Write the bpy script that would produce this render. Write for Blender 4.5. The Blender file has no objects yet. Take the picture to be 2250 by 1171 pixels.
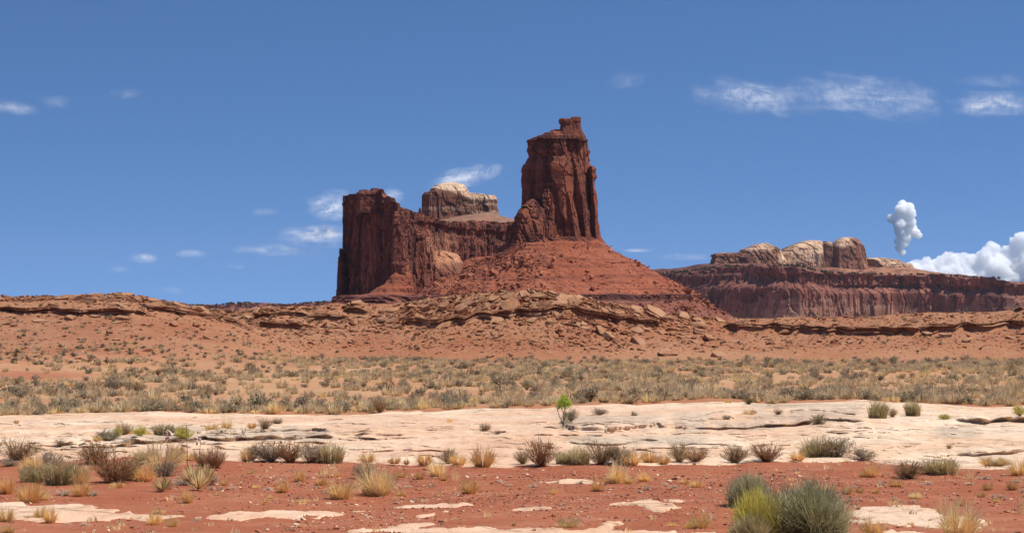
import bpy, math, random
import numpy as np
from mathutils import Vector, Matrix
PI = math.pi
rng = np.random.default_rng(7)
sc = bpy.context.scene
COL = sc.collection
# ------------------------------------------------------------------ camera
F = 4198.0; CX = 1125.0; YH = 660.0; CZ = 3.0          # focal length in photo pixels, horizon row, eye height
cam = bpy.data.cameras.new('camera'); cam_o = bpy.data.objects.new('camera', cam); COL.objects.link(cam_o)
cam_o.location = (0, 0, CZ); cam_o.rotation_euler = (PI/2, 0, 0)
cam.sensor_width = 36; cam.lens = 36*F/2250; cam.shift_y = (YH-585.5)/2250
cam.clip_start = 0.5; cam.clip_end = 120000
sc.camera = cam_o
# ------------------------------------------------------------------ light
SUN = Vector((0.46, -0.16, 0.87)).normalized()
el = math.asin(SUN.z); az = math.atan2(SUN.x, SUN.y)
sun = bpy.data.lights.new('sun', 'SUN'); sun.energy = 4.8; sun.angle = math.radians(0.53); sun.color = (1, 0.955, 0.88)
sun_o = bpy.data.objects.new('sun', sun); COL.objects.link(sun_o)
sun_o.rotation_euler = SUN.to_track_quat('Z', 'Y').to_euler(); sun_o.location = (0, 0, 200)
W = bpy.data.worlds.new('World'); sc.world = W; W.use_nodes = True
nt = W.node_tree; nt.nodes.clear()
def N(nt, t, **k):
    n = nt.nodes.new(t)
    for a, b in k.items(): setattr(n, a, b)
    return n
wo = N(nt, 'ShaderNodeOutputWorld'); bg = N(nt, 'ShaderNodeBackground'); sky = N(nt, 'ShaderNodeTexSky')
sky.sky_type = 'NISHITA'; sky.sun_disc = False; sky.sun_elevation = el; sky.sun_rotation = az
sky.altitude = 1800; sky.air_density = 1.0; sky.dust_density = 0.15; sky.ozone_density = 3.0
tc = N(nt, 'ShaderNodeTexCoord'); sx = N(nt, 'ShaderNodeSeparateXYZ'); cb = N(nt, 'ShaderNodeCombineXYZ')
mz = N(nt, 'ShaderNodeMath', operation='MULTIPLY_ADD'); mz.inputs[1].default_value = 1.9; mz.inputs[2].default_value = 0.22
nt.links.new(tc.outputs['Generated'], sx.inputs[0]); nt.links.new(sx.outputs[0], cb.inputs[0]); nt.links.new(sx.outputs[1], cb.inputs[1])
nt.links.new(sx.outputs[2], mz.inputs[0]); nt.links.new(mz.outputs[0], cb.inputs[2]); nt.links.new(cb.outputs[0], sky.inputs[0])
tint = N(nt, 'ShaderNodeMix', data_type='RGBA', blend_type='MULTIPLY'); tint.inputs[0].default_value = 1
tint.inputs[7].default_value = (0.80, 1.06, 1.25, 1)
nt.links.new(sky.outputs[0], tint.inputs[6]); nt.links.new(tint.outputs[2], bg.inputs[0]); bg.inputs[1].default_value = 0.111
nt.links.new(bg.outputs[0], wo.inputs[0])
vs = sc.view_settings; vs.view_transform = 'Standard'; vs.look = 'None'; vs.exposure = 0.12; vs.gamma = 1
sc.cycles.max_bounces = 40; sc.cycles.glossy_bounces = 2; sc.cycles.transmission_bounces = 6; sc.cycles.transparent_max_bounces = 24
sc.cycles.diffuse_bounces = 3; sc.cycles.volume_bounces = 48
# ------------------------------------------------------------------ numpy noise
def _h(ix, iy, iz, seed):
    n = (ix.astype(np.int64)*374761393 + iy.astype(np.int64)*668265263 + iz.astype(np.int64)*2147483647 + seed*1274126177) & 0xFFFFFFFF
    n = ((n ^ (n >> 13))*1274126177) & 0xFFFFFFFF
    n = ((n ^ (n >> 16))*2246822519) & 0xFFFFFFFF
    return ((n ^ (n >> 15)) & 0xFFFFFF)/float(0xFFFFFF)
def vnoise(x, y, z=None, seed=0, sharp=1.0):
    x, y = np.broadcast_arrays(np.asarray(x, float), np.asarray(y, float))
    z = np.zeros_like(x) if z is None else np.broadcast_to(np.asarray(z, float), x.shape)
    xi, yi, zi = np.floor(x), np.floor(y), np.floor(z); fx, fy, fz = x-xi, y-yi, z-zi
    def s(t):
        if sharp != 1: t = np.clip((t-0.5)*sharp+0.5, 0, 1)
        return t*t*(3-2*t)
    fx, fy, fz = s(fx), s(fy), s(fz); r = 0
    for a in (0, 1):
        for b in (0, 1):
            for c in (0, 1):
                r = r + _h(xi+a, yi+b, zi+c, seed)*(fx if a else 1-fx)*(fy if b else 1-fy)*(fz if c else 1-fz)
    return r*2-1
def fbm(x, y, z=None, o=4, seed=0, sharp=1.0, gain=0.5):
    r = 0; a = 1.0; x = np.asarray(x, float); y = np.asarray(y, float); z = None if z is None else np.asarray(z, float)
    for i in range(o):
        r = r + a*vnoise(x, y, z, seed+i*17, sharp); a *= gain; x = x*2.03+11.3; y = y*2.03+5.7
        if z is not None: z = z*2.03+3.1
    return r
def cells(u, v, seed=0):
    """2-D Voronoi: value of the nearest cell (-1..1) and distance to the cell border"""
    u, v = np.broadcast_arrays(np.asarray(u, float), np.asarray(v, float))
    ui, vi = np.floor(u), np.floor(v)
    d1 = np.full(u.shape, 9.0); d2 = np.full(u.shape, 9.0); val = np.zeros(u.shape)
    for a in (-1, 0, 1):
        for b in (-1, 0, 1):
            cu, cv = ui+a, vi+b
            px = cu+_h(cu, cv, cu*0, seed); py = cv+_h(cu, cv, cu*0, seed+5)
            d = np.hypot(u-px, v-py); h = _h(cu, cv, cu*0, seed+9)
            m = d < d1
            d2 = np.where(m, d1, np.minimum(d2, d)); val = np.where(m, h, val); d1 = np.where(m, d, d1)
    return val*2-1, d2-d1
def sstep(a, b, x):
    t = np.clip((np.asarray(x, float)-a)/(b-a), 0, 1); return t*t*(3-2*t)
def interp(x, pts):
    p = np.array(pts, float); return np.interp(x, p[:, 0], p[:, 1])
# ------------------------------------------------------------------ object helpers
def tag(o, label=None, cat=None, group=None, kind=None):
    if label: o['label'] = label
    if cat: o['category'] = cat
    if group: o['group'] = group
    if kind or cat: o['kind'] = kind or 'thing'
    return o
def link(o, parent=None):
    COL.objects.link(o)
    if parent is not None: o.parent = parent
    return o
def empty(name, loc=(0, 0, 0)):
    o = bpy.data.objects.new(name, None); o.location = loc; o.empty_display_size = 0.3; return link(o)
def mesh(name, V, Fc, mats=None, smooth=False, attrs=None, uv=None):
    """Fc: (n,k) int array, or a list of such arrays"""
    me = bpy.data.meshes.new(name); V = np.ascontiguousarray(V, np.float32).reshape(-1, 3)
    L = Fc if isinstance(Fc, list) else [Fc]
    L = [np.asarray(a, np.int32) for a in L if len(a)]
    loops = np.concatenate([a.ravel() for a in L]); tot = np.concatenate([np.full(len(a), a.shape[1], np.int32) for a in L])
    st = np.concatenate([[0], np.cumsum(tot)[:-1]]).astype(np.int32)
    me.vertices.add(len(V)); me.vertices.foreach_set('co', V.ravel())
    me.loops.add(len(loops)); me.loops.foreach_set('vertex_index', loops)
    me.polygons.add(len(tot)); me.polygons.foreach_set('loop_start', st); me.polygons.foreach_set('loop_total', tot)
    me.polygons.foreach_set('use_smooth', np.full(len(tot), smooth))
    for k, (dom, arr) in (attrs or {}).items():
        at = me.attributes.new(k, 'FLOAT', dom); at.data.foreach_set('value', np.asarray(arr, np.float32).ravel())
    me.update(calc_edges=True)
    for m in (mats if isinstance(mats, (list, tuple)) else [mats] if mats else []): me.materials.append(m)
    return me
def obj(name, me, parent=None, loc=(0, 0, 0)):
    o = bpy.data.objects.new(name, me); o.location = loc; return link(o, parent)
def gridf(nr, nc):
    i = np.arange(nr-1)[:, None]*nc+np.arange(nc-1)[None, :]; i = i.ravel()
    return np.stack([i, i+1, i+nc+1, i+nc], 1)
# ------------------------------------------------------------------ materials
def newmat(name):
    m = bpy.data.materials.new(name); m.use_nodes = True; t = m.node_tree; t.nodes.clear()
    o = N(t, 'ShaderNodeOutputMaterial'); b = N(t, 'ShaderNodeBsdfPrincipled'); b.inputs['Roughness'].default_value = 0.95
    b.inputs['Specular IOR Level'].default_value = 0.15
    t.links.new(b.outputs[0], o.inputs[0]); return m, t, b
class G:
    """tiny node-graph helper"""
    def __init__(s, t): s.t = t; s.pos = N(t, 'ShaderNodeNewGeometry').outputs['Position']
    def lk(s, v, i):
        if hasattr(v, 'is_linked'): s.t.links.new(v, i)
        elif isinstance(v, (tuple, list)) and len(v) == 3 and i.type == 'RGBA': i.default_value = (*v, 1)
        else: i.default_value = v
    def scale(s, vec, k):
        n = N(s.t, 'ShaderNodeVectorMath', operation='MULTIPLY'); s.lk(vec, n.inputs[0]); s.lk(k, n.inputs[1]); return n.outputs[0]
    def noise(s, vec, sc=1, det=4, rough=0.55, dist=0):
        n = N(s.t, 'ShaderNodeTexNoise'); s.lk(vec, n.inputs['Vector']); n.inputs['Scale'].default_value = sc
        n.inputs['Detail'].default_value = det; n.inputs['Roughness'].default_value = rough; n.inputs['Distortion'].default_value = dist; return n.outputs[0]
    def voro(s, vec, sc=1, feat='F1', out='Distance', rnd=1):
        n = N(s.t, 'ShaderNodeTexVoronoi', feature=feat); s.lk(vec, n.inputs['Vector']); n.inputs['Scale'].default_value = sc
        n.inputs['Randomness'].default_value = rnd; return n.outputs[out]
    def ramp(s, v, lo, hi, a=0.0, b=1.0):
        n = N(s.t, 'ShaderNodeMapRange'); n.interpolation_type = 'SMOOTHSTEP'; s.lk(v, n.inputs[0])
        for i, q in enumerate((lo, hi, a, b)): n.inputs[i+1].default_value = q
        return n.outputs[0]
    def mix(s, f, a, b, mode='MIX'):
        n = N(s.t, 'ShaderNodeMix', data_type='RGBA', blend_type=mode); s.lk(f, n.inputs[0]); s.lk(a, n.inputs[6]); s.lk(b, n.inputs[7]); return n.outputs[2]
    def m(s, op, a, b=0.0, c=0.0):
        n = N(s.t, 'ShaderNodeMath', operation=op); s.lk(a, n.inputs[0]); s.lk(b, n.inputs[1]); s.lk(c, n.inputs[2]); return n.outputs[0]
    def attr(s, name):
        return N(s.t, 'ShaderNodeAttribute', attribute_name=name).outputs['Fac']
    def bump(s, h, dist, bs, st=1.0):
        n = N(s.t, 'ShaderNodeBump'); n.inputs['Strength'].default_value = st; n.inputs['Distance'].default_value = dist
        s.lk(h, n.inputs['Height']); s.t.links.new(n.outputs[0], bs.inputs['Normal'])
    def sep(s, v):
        n = N(s.t, 'ShaderNodeSeparateXYZ'); s.lk(v, n.inputs[0]); return n.outputs
    def rnd(s): return N(s.t, 'ShaderNodeObjectInfo').outputs['Random']

def cliff_mat(name, base, dark, light, scale=1.0, strata=0.25, pale=None):
    """sandstone cliff: desert varnish streaks, bedding, blotches. scale: metres of one block"""
    m, t, b = newmat(name); g = G(t); p = g.scale(g.pos, (1/scale,)*3)
    blot = g.noise(p, 0.12, 5, 0.6); streak = g.noise(g.scale(p, (1, 1, 0.06)), 0.7, 5, 0.65, 0.4)
    bed = g.noise(g.scale(p, (0.05, 0.05, 1)), 0.7, 4, 0.6); fine = g.noise(p, 2.2, 6, 0.7)
    c = g.mix(g.ramp(blot, 0.35, 0.68), base, light)
    c = g.mix(g.m('MULTIPLY', g.ramp(streak, 0.46, 0.60), 0.9), c, dark)
    big = g.noise(g.scale(p, (1, 1, 0.18)), 0.22, 3, 0.5, 0.3); c = g.mix(g.m('MULTIPLY', g.ramp(big, 0.52, 0.60), 0.55), c, dark)
    c = g.mix(g.m('MULTIPLY', g.ramp(bed, 0.5, 0.62), strata), c, light)
    c = g.mix(g.m('MULTIPLY', g.ramp(bed, 0.42, 0.34), strata), c, dark)
    c = g.mix(g.ramp(fine, 0.3, 0.75, 0.0, 0.55), c, g.mix(0.5, c, light))
    if pale:
        c = g.mix(g.attr('pale'), c, g.mix(g.m('MULTIPLY', g.ramp(bed, 0.5, 0.6), 0.5), pale, light))
    t.links.new(c, b.inputs['Base Color'])
    h = g.m('ADD', g.m('MULTIPLY', fine, 0.5), g.m('ADD', g.m('MULTIPLY', g.noise(p, 0.9, 6, 0.65), 1.0), g.m('MULTIPLY', bed, 0.5)))
    g.bump(h, 0.16*scale, b, 0.7); return m
def plain_rock(name, base, light, dark, sc=1.0, bump=0.05):
    m, t, b = newmat(name); g = G(t)
    tcn = N(t, 'ShaderNodeTexCoord').outputs['Object']
    n1 = g.noise(g.pos, 0.8*sc, 5, 0.6); n2 = g.noise(g.pos, 9*sc, 5, 0.7); bed = g.noise(g.scale(tcn, (0.6, 0.6, 7)), 1.5*sc, 4, 0.6)
    c = g.mix(g.ramp(n1, 0.35, 0.65), base, light); c = g.mix(g.m('MULTIPLY', g.ramp(n2, 0.5, 0.72), 0.7), c, dark)
    c = g.mix(g.m('MULTIPLY', g.ramp(bed, 0.52, 0.62), 0.4), c, dark)
    r = g.rnd(); c = g.mix(g.m('MULTIPLY', g.ramp(r, 0.55, 1), 0.55), c, light); c = g.mix(g.m('MULTIPLY', g.ramp(r, 0.4, 0.0), 0.5), c, dark)
    tone = g.attr('tone'); c = g.mix(g.m('MULTIPLY', tone, 0.5), c, dark)
    t.links.new(c, b.inputs['Base Color']); g.bump(g.m('ADD', n2, g.m('MULTIPLY', bed, 0.7)), bump/sc, b, 0.8); return m

M = {}
M['tower'] = cliff_mat('red_sandstone', (0.160, 0.046, 0.026), (0.046, 0.017, 0.015), (0.27, 0.092, 0.052), 4.5, 0.3, (0.55, 0.27, 0.15))
M['mesa'] = cliff_mat('purple_red_sandstone', (0.135, 0.045, 0.031), (0.040, 0.018, 0.017), (0.28, 0.10, 0.062), 5.5, 0.25, (0.60, 0.30, 0.17))
M['far'] = cliff_mat('distant_red_sandstone', (0.145, 0.052, 0.038), (0.045, 0.022, 0.022), (0.30, 0.12, 0.08), 12.0, 0.3, (0.62, 0.42, 0.28))
M['dome'] = cliff_mat('brown_and_cream_sandstone', (0.16, 0.064, 0.042), (0.07, 0.03, 0.024), (0.27, 0.125, 0.078), 6.0, 0.45, (0.66, 0.47, 0.31))
M['capr'] = cliff_mat('far_cream_sandstone', (0.225, 0.088, 0.052), (0.085, 0.035, 0.026), (0.38, 0.185, 0.11), 11.0, 0.7, (0.66, 0.45, 0.29))
M['slab'] = plain_rock('tan_slab_rock', (0.30, 0.135, 0.066), (0.43, 0.235, 0.13), (0.16, 0.06, 0.033), 1.0, 0.06)
M['redrock'] = plain_rock('red_boulder_rock', (0.36, 0.12, 0.06), (0.48, 0.20, 0.11), (0.17, 0.055, 0.034), 0.25, 0.05)
M['chip'] = plain_rock('red_gravel', (0.36, 0.12, 0.06), (0.60, 0.32, 0.20), (0.24, 0.075, 0.04), 6, 0.01)

def talus_mat():
    m, t, b = newmat('red_talus'); g = G(t); z = g.sep(g.pos)[2]
    n1 = g.noise(g.pos, 0.05, 5, 0.6); n2 = g.noise(g.pos, 0.5, 6, 0.75); n3 = g.noise(g.pos, 1.8, 4, 0.7)
    rill = g.noise(g.scale(g.pos, (1, 1, 0.12)), 0.16, 4, 0.6); bed = g.noise(g.scale(g.pos, (0.02, 0.02, 0.5)), 1, 3, 0.6)
    c = g.mix(g.ramp(n1, 0.35, 0.65), (0.30, 0.085, 0.042), (0.38, 0.125, 0.065))
    c = g.mix(g.m('MULTIPLY', g.ramp(n2, 0.5, 0.7), 0.6), c, (0.17, 0.055, 0.034)); c = g.mix(g.m('MULTIPLY', g.ramp(n3, 0.55, 0.75), 0.5), c, (0.50, 0.22, 0.125))
    c = g.mix(g.m('MULTIPLY', g.ramp(bed, 0.48, 0.58), 0.65), c, (0.19, 0.06, 0.037)); c = g.mix(g.m('MULTIPLY', g.ramp(rill, 0.52, 0.7), 0.35), c, (0.44, 0.17, 0.09))
    pa = g.attr('pale'); c = g.mix(pa, c, g.mix(g.ramp(n2, 0.4, 0.6), (0.13, 0.05, 0.04), (0.24, 0.115, 0.085))); c = g.mix(g.m('MULTIPLY', g.ramp(pa, 0.75, 0.95), 0.8), c, (0.075, 0.03, 0.026))
    t.links.new(c, b.inputs['Base Color']); g.bump(g.m('ADD', n2, g.m('MULTIPLY', n3, 0.5)), 1.1, b, 0.8); return m
M['talus'] = talus_mat()

def ground_mat():
    m, t, b = newmat('red_desert_soil'); g = G(t); p = g.pos
    flat = g.attr('flats'); hill = g.attr('hill'); far = g.attr('far')
    a1 = g.noise(p, 0.35, 5, 0.6); a2 = g.noise(p, 5, 5, 0.7); a3 = g.noise(p, 40, 3, 0.7); sp = g.voro(p, 22)
    c = g.mix(g.ramp(a1, 0.3, 0.7), (0.32, 0.094, 0.043), (0.39, 0.136, 0.066))
    c = g.mix(g.m('MULTIPLY', g.ramp(g.noise(g.scale(p, (0.6, 1.5, 1)), 1.1, 5, 0.7), 0.48, 0.68), 0.55), c, (0.47, 0.21, 0.12)); c = g.mix(g.m('MULTIPLY', g.ramp(a2, 0.5, 0.75), 0.6), c, (0.25, 0.072, 0.04)); c = g.mix(g.m('MULTIPLY', g.ramp(a3, 0.52, 0.72), 0.45), c, (0.44, 0.16, 0.095))
    f1 = g.noise(p, 0.12, 4, 0.6); f2 = g.noise(p, 1.1, 5, 0.7)
    cf = g.mix(g.ramp(f1, 0.35, 0.65), (0.46, 0.23, 0.115), (0.50, 0.29, 0.15)); cf = g.mix(g.m('MULTIPLY', g.ramp(f2, 0.5, 0.7), 0.6), cf, (0.36, 0.13, 0.07))
    h1 = g.noise(p, 0.07, 5, 0.65); h2 = g.noise(p, 0.8, 6, 0.75); h3 = g.noise(p, 4, 4, 0.75)
    ch = g.mix(g.ramp(h1, 0.35, 0.62), (0.33, 0.127, 0.062), (0.385, 0.182, 0.095)); ch = g.mix(g.m('MULTIPLY', g.ramp(h2, 0.5, 0.72), 0.65), ch, (0.45, 0.245, 0.14))
    ch = g.mix(g.m('MULTIPLY', g.ramp(h3, 0.55, 0.72), 0.55), ch, (0.22, 0.075, 0.042))
    c = g.mix(flat, c, cf); c = g.mix(hill, c, ch)
    c = g.mix(far, c, (0.36, 0.16, 0.09))
    t.links.new(c, b.inputs['Base Color'])
    bh = g.m('ADD', g.m('MULTIPLY', a2, 0.6), g.m('ADD', g.m('MULTIPLY', g.m('MULTIPLY', h2, 6.0), hill), g.m('MULTIPLY', a3, 0.3)))
    g.bump(bh, 0.05, b, 0.9); return m
M['ground'] = ground_mat()

def slick_mat():
    m, t, b = newmat('pale_slickrock'); g = G(t); p = g.pos; grey = g.attr('grey')
    n1 = g.noise(p, 0.3, 5, 0.6, 0.5); n2 = g.noise(g.scale(p, (1, 0.35, 1)), 2.2, 6, 0.7, 0.6); n3 = g.noise(p, 9, 5, 0.75)
    sk = N(t, 'ShaderNodeMapping'); sk.inputs['Rotation'].default_value = (0, 0, 0.5); t.links.new(p, sk.inputs[0])
    st = g.noise(g.scale(sk.outputs[0], (1.2, 6, 3)), 1.2, 4, 0.65, 0.8)
    c = g.mix(g.ramp(n1, 0.38, 0.66), (0.76, 0.575, 0.40), (0.70, 0.455, 0.28)); c = g.mix(g.m('MULTIPLY', g.ramp(n2, 0.5, 0.75), 0.55), c, (0.60, 0.355, 0.22))
    c = g.mix(g.m('MULTIPLY', g.ramp(n3, 0.56, 0.74), 0.4), c, (0.46, 0.27, 0.175))
    c = g.mix(g.m('MULTIPLY', grey, 0.85), c, g.mix(g.ramp(st, 0.42, 0.62), (0.62, 0.50, 0.37), (0.40, 0.29, 0.20)))
    cr = g.voro(g.scale(sk.outputs[0], (0.22, 1.0, 0.6)), 0.9, 'DISTANCE_TO_EDGE'); crk = g.m('MULTIPLY', g.ramp(cr, 0.02, 0.0), g.ramp(n1, 0.45, 0.6))
    c = g.mix(g.m('MULTIPLY', crk, 0.55), c, (0.24, 0.13, 0.085))
    for sc_, th_, am_ in ((0.5, 0.010, 0.85), (1.2, 0.014, 0.75), (2.6, 0.02, 0.5)):
        ln = g.noise(g.scale(p, (0.35, 1.5, 2.0)), sc_, 4, 0.6, 0.7); c = g.mix(g.m('MULTIPLY', g.m('MULTIPLY', g.ramp(g.m('ABSOLUTE', g.m('SUBTRACT', ln, 0.5)), th_, 0.0), g.ramp(g.noise(p, 0.7, 3, 0.6), 0.42, 0.52)), am_), c, (0.20, 0.10, 0.065))
    c = g.mix(g.m('MULTIPLY', g.ramp(g.noise(p, 1.6, 5, 0.7, 1.0), 0.58, 0.70), 0.35), c, (0.42, 0.27, 0.18))
    c = g.mix(g.attr('pink'), c, g.mix(g.ramp(n2, 0.35, 0.7), (0.68, 0.42, 0.27), (0.57, 0.32, 0.19)))
    t.links.new(c, b.inputs['Base Color'])
    h = g.m('ADD', g.m('MULTIPLY', n2, 1.0), g.m('ADD', g.m('MULTIPLY', st, g.m('MULTIPLY_ADD', grey, 1.6, 0.4)), g.m('MULTIPLY', n3, 0.35)))
    h = g.m('SUBTRACT', h, g.m('MULTIPLY', crk, 0.8)); g.bump(h, 0.06, b, 0.9); return m
M['slick'] = slick_mat()

def plant_mat(name, a, b_, c_=None, trans=0.25, basecol=None):
    """per-blade attribute 'tone' picks between tints; each plant also differs a little"""
    m, t, b = newmat(name); g = G(t); tone = g.attr('tone'); r = g.rnd()
    c = g.mix(g.ramp(tone, 0.1, 0.9), a, b_)
    if c_: c = g.mix(g.ramp(tone, 0.8, 0.95), c, c_)
    c = g.mix(g.m('MULTIPLY', r, 0.45), c, g.mix(0.6, c, b_)); 
    hs = N(t, 'ShaderNodeHueSaturation'); hs.inputs['Hue'].default_value = 0.5; t.links.new(c, hs.inputs['Color'])
    t.links.new(g.m('MULTIPLY_ADD', r, 0.3, 0.85), hs.inputs['Value']); t.links.new(hs.outputs[0], b.inputs['Base Color'])
    if trans:
        tr = N(t, 'ShaderNodeBsdfTranslucent'); t.links.new(hs.outputs[0], tr.inputs[0]); mx = N(t, 'ShaderNodeMixShader'); mx.inputs[0].default_value = trans
        t.links.new(b.outputs[0], mx.inputs[1]); t.links.new(tr.outputs[0], mx.inputs[2])
        out = [n for n in t.nodes if n.type == 'OUTPUT_MATERIAL'][0]; t.links.new(mx.outputs[0], out.inputs[0])
    return m
M['straw'] = plant_mat('dry_straw', (0.80, 0.50, 0.17), (0.95, 0.72, 0.33), (0.50, 0.29, 0.11), 0.4)
M['orange'] = plant_mat('orange_straw', (0.68, 0.38, 0.13), (0.88, 0.60, 0.26), (0.46, 0.25, 0.10), 0.4)
M['pale'] = plant_mat('pale_straw', (0.86, 0.62, 0.27), (0.97, 0.80, 0.44), (0.62, 0.40, 0.18), 0.4)
M['brown'] = plant_mat('brown_twigs', (0.22, 0.135, 0.065), (0.42, 0.28, 0.145), (0.62, 0.46, 0.27), 0.2)
M['redbrown'] = plant_mat('red_brown_twigs', (0.26, 0.13, 0.06), (0.46, 0.27, 0.13), (0.62, 0.41, 0.22), 0.2)
M['sage'] = plant_mat('grey_green_sage', (0.24, 0.195, 0.12), (0.41, 0.34, 0.215), (0.60, 0.49, 0.33), 0.3)
M['greybr'] = plant_mat('grey_brown_sage', (0.27, 0.20, 0.13), (0.46, 0.35, 0.235), (0.66, 0.52, 0.34), 0.3)
M['greygrass'] = plant_mat('grey_green_stems', (0.36, 0.30, 0.14), (0.60, 0.48, 0.25), (0.80, 0.62, 0.34), 0.35)
M['ephedra'] = plant_mat('dark_green_stems', (0.27, 0.25, 0.12), (0.50, 0.455, 0.25), (0.84, 0.75, 0.54), 0.28)
M['yellowgreen'] = plant_mat('yellow_green_stems', (0.44, 0.42, 0.06), (0.66, 0.56, 0.14), (0.74, 0.52, 0.22), 0.35)
M['leaf'] = plant_mat('yellow_green_leaves', (0.22, 0.34, 0.03), (0.50, 0.60, 0.07), (0.60, 0.58, 0.12), 0.45)
M['farpale'] = plant_mat('pale_dry_grass', (0.62, 0.46, 0.25), (0.80, 0.64, 0.39), (0.48, 0.33, 0.18), 0.35)
M['yucca'] = plant_mat('dry_yucca_leaves', (0.60, 0.37, 0.14), (0.86, 0.66, 0.34), (0.36, 0.37, 0.11), 0.2)
M['cushion'] = plant_mat('grey_cushion_twigs', (0.60, 0.47, 0.34), (0.76, 0.62, 0.46), (0.82, 0.70, 0.54), 0.4)
M['bark'] = plant_mat('grey_brown_bark', (0.10, 0.07, 0.05), (0.20, 0.15, 0.11), None, 0)
M['pod'] = plant_mat('dry_seed_pods', (0.55, 0.30, 0.17), (0.80, 0.68, 0.55), None, 0)
# ------------------------------------------------------------------ terrain functions  (column px of the view fan, distance D -> height)
def PX(X, D): return CX+F*X/np.maximum(D, 8)
def zrow(row, D): return CZ-(row-YH)/F*D
FRONT = [(-400, 1008), (0, 1003), (150, 1012), (330, 1002), (500, 1014), (560, 1012), (760, 1012), (900, 1016), (1100, 1022), (1300, 1018), (1600, 1017), (1750, 1010), (1900, 1006), (1980, 1014), (2120, 1024), (2250, 1030), (2700, 1034)]
BACK = [(-400, 914), (0, 914), (60, 915), (150, 910), (330, 906), (450, 911), (600, 911), (750, 911), (900, 904), (1000, 900), (1150, 896), (1240, 892), (1400, 889), (1500, 884), (1560, 880), (1640, 883), (1700, 890), (1750, 886), (1800, 883), (1850, 881), (1900, 880), (1950, 884), (2050, 889), (2150, 894), (2250, 894), (2700, 892)]
CRL = [(-900, 660), (-200, 658), (0, 655), (60, 655), (270, 652), (340, 660), (430, 677), (500, 698), (560, 722), (620, 752), (700, 792), (780, 830), (900, 900)]
CRM = [(-900, 720), (300, 700), (430, 684), (520, 682), (640, 680), (720, 672), (880, 671), (950, 664), (1020, 653), (1100, 646), (1200, 646), (1260, 658), (1330, 671), (1420, 684), (1500, 694), (1600, 706), (1700, 708), (1800, 703), (1900, 698), (2000, 692), (2250, 684), (3000, 680)]
def plain(D): return np.where(D < 35, 0.0, -0.45*np.clip((D-35)/25, 0, 1)-1.4*np.clip((D-60)/90, 0, 4))
def Df_px(px): return CZ*F/(interp(px, FRONT)-YH)
def soil(X, D, detail=True):
    px0 = PX(X, D); px = px0+8*fbm(X*0.15, D*0.15, seed=3, o=2)
    z = plain(D)+0.0
    zb_ = zrow(interp(PX(X, 60.0+0*D), BACK), 60.0)+0.04; z = z+(zb_+0.45)*np.where(D < 60, 1, sstep(84, 60, D))*(D > 52)
    # hills
    def hill(cr, foot, Dc, power):
        zc = zrow(interp(px, cr), Dc); s = np.clip((D-foot)/(Dc-foot), 0, 1); zf = plain(foot)
        up = zf+(zc-zf)*s**power
        return np.where(D > foot, np.where(D < Dc, up, zc-(D-Dc)*0.045), -99)
    footL = interp(px, [(-500, 95), (0, 97), (300, 105), (500, 118), (650, 135), (800, 150)])
    hl = hill(CRL, footL, 166.0, 2.6); hm = hill(CRM, 165.0+0*px, 180.0, 1.12)
    z = np.maximum(z, np.maximum(hl, hm)); 
    hz = sstep(92, 110, D)*sstep(0.1, 1.5, z-plain(D))
    if detail:
        z = z+hz*(0.16*fbm(X*0.12, D*0.12, seed=31, o=3)+0.10*fbm(X*0.5, D*0.5, seed=41, o=3))
        z = z+(1-hz)*(0.035*fbm(X*0.3, D*0.3, seed=51, o=3)+0.02*fbm(X*1.5, D*1.5, seed=61, o=3))*np.where(D > 8, 1, 0)
        z = z+sstep(60, 75, D)*(1-hz)*0.12*fbm(X*0.09, D*0.09, seed=71, o=3)
    for xs, Ds, h in STEPS:
        e = sstep(xs[0], xs[0]+14, px0)*sstep(xs[-1], xs[-1]-14, px0); d = D-np.interp(px0, xs, Ds)
        z = z+e*h*(sstep(-0.15, 0.15, d)*np.exp(-np.clip(d, 0, 99)/5)-0.35*np.where(d < 0.15, np.exp(np.clip(d-0.15, -99, 0)/0.8), 0))
    far = sstep(200, 330, D)
    z = np.where(D > 200, z*(1-far)+far*(-12-50*sstep(330, 2500, D)), z)
    w = sstep(0, 1.2, D-Df_px(PX(X, D)))*sstep(0, 1.5, 60.5-D)
    return z-0.5*w, hz
STEPS = []
LEDGES = []   # (list of (px,row), height, overhang)
def L(pts, h, o): LEDGES.append((pts, h, o))
L([(150, 985), (240, 983), (300, 977), (400, 972), (500, 968), (620, 965), (700, 963), (742, 963)], 0.17, 0.42)
L([(235, 957), (300, 955), (420, 953), (560, 950), (690, 949), (738, 956)], 0.10, 0.12)
L([(100, 935), (125, 933), (190, 937)], 0.05, 0.16); L([(-40, 931), (35, 932), (60, 940)], 0.06, 0.2)
L([(290, 992), (370, 988), (480, 986), (640, 982)], 0.04, 0.12)
L([(777, 963), (833, 966), (875, 963), (935, 960)], 0.06, 0.2); L([(933, 960), (1010, 961), (1070, 953)], 0.05, 0.12)
L([(870, 969), (945, 968)], 0.05, 0.12); L([(1085, 976), (1160, 979), (1240, 976)], 0.05, 0.15); L([(1160, 962), (1230, 958), (1290, 957), (1400, 962)], 0.05, 0.13)
L([(1240, 968), (1310, 976), (1370, 974), (1420, 967), (1455, 969)], 0.07, 0.2); L([(1225, 935), (1260, 947), (1330, 948), (1450, 946), (1520, 944)], 0.13, 0.18)
L([(1515, 945), (1575, 946), (1640, 941), (1745, 934), (1800, 929)], 0.12, 0.36); L([(1770, 927), (1850, 929), (1906, 928)], 0.08, 0.24)
L([(2090, 925), (2150, 929), (2235, 925), (2330, 925)], 0.22, 0.6); L([(1690, 905), (1780, 900), (1900, 913)], 0.06, 0.1)
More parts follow.
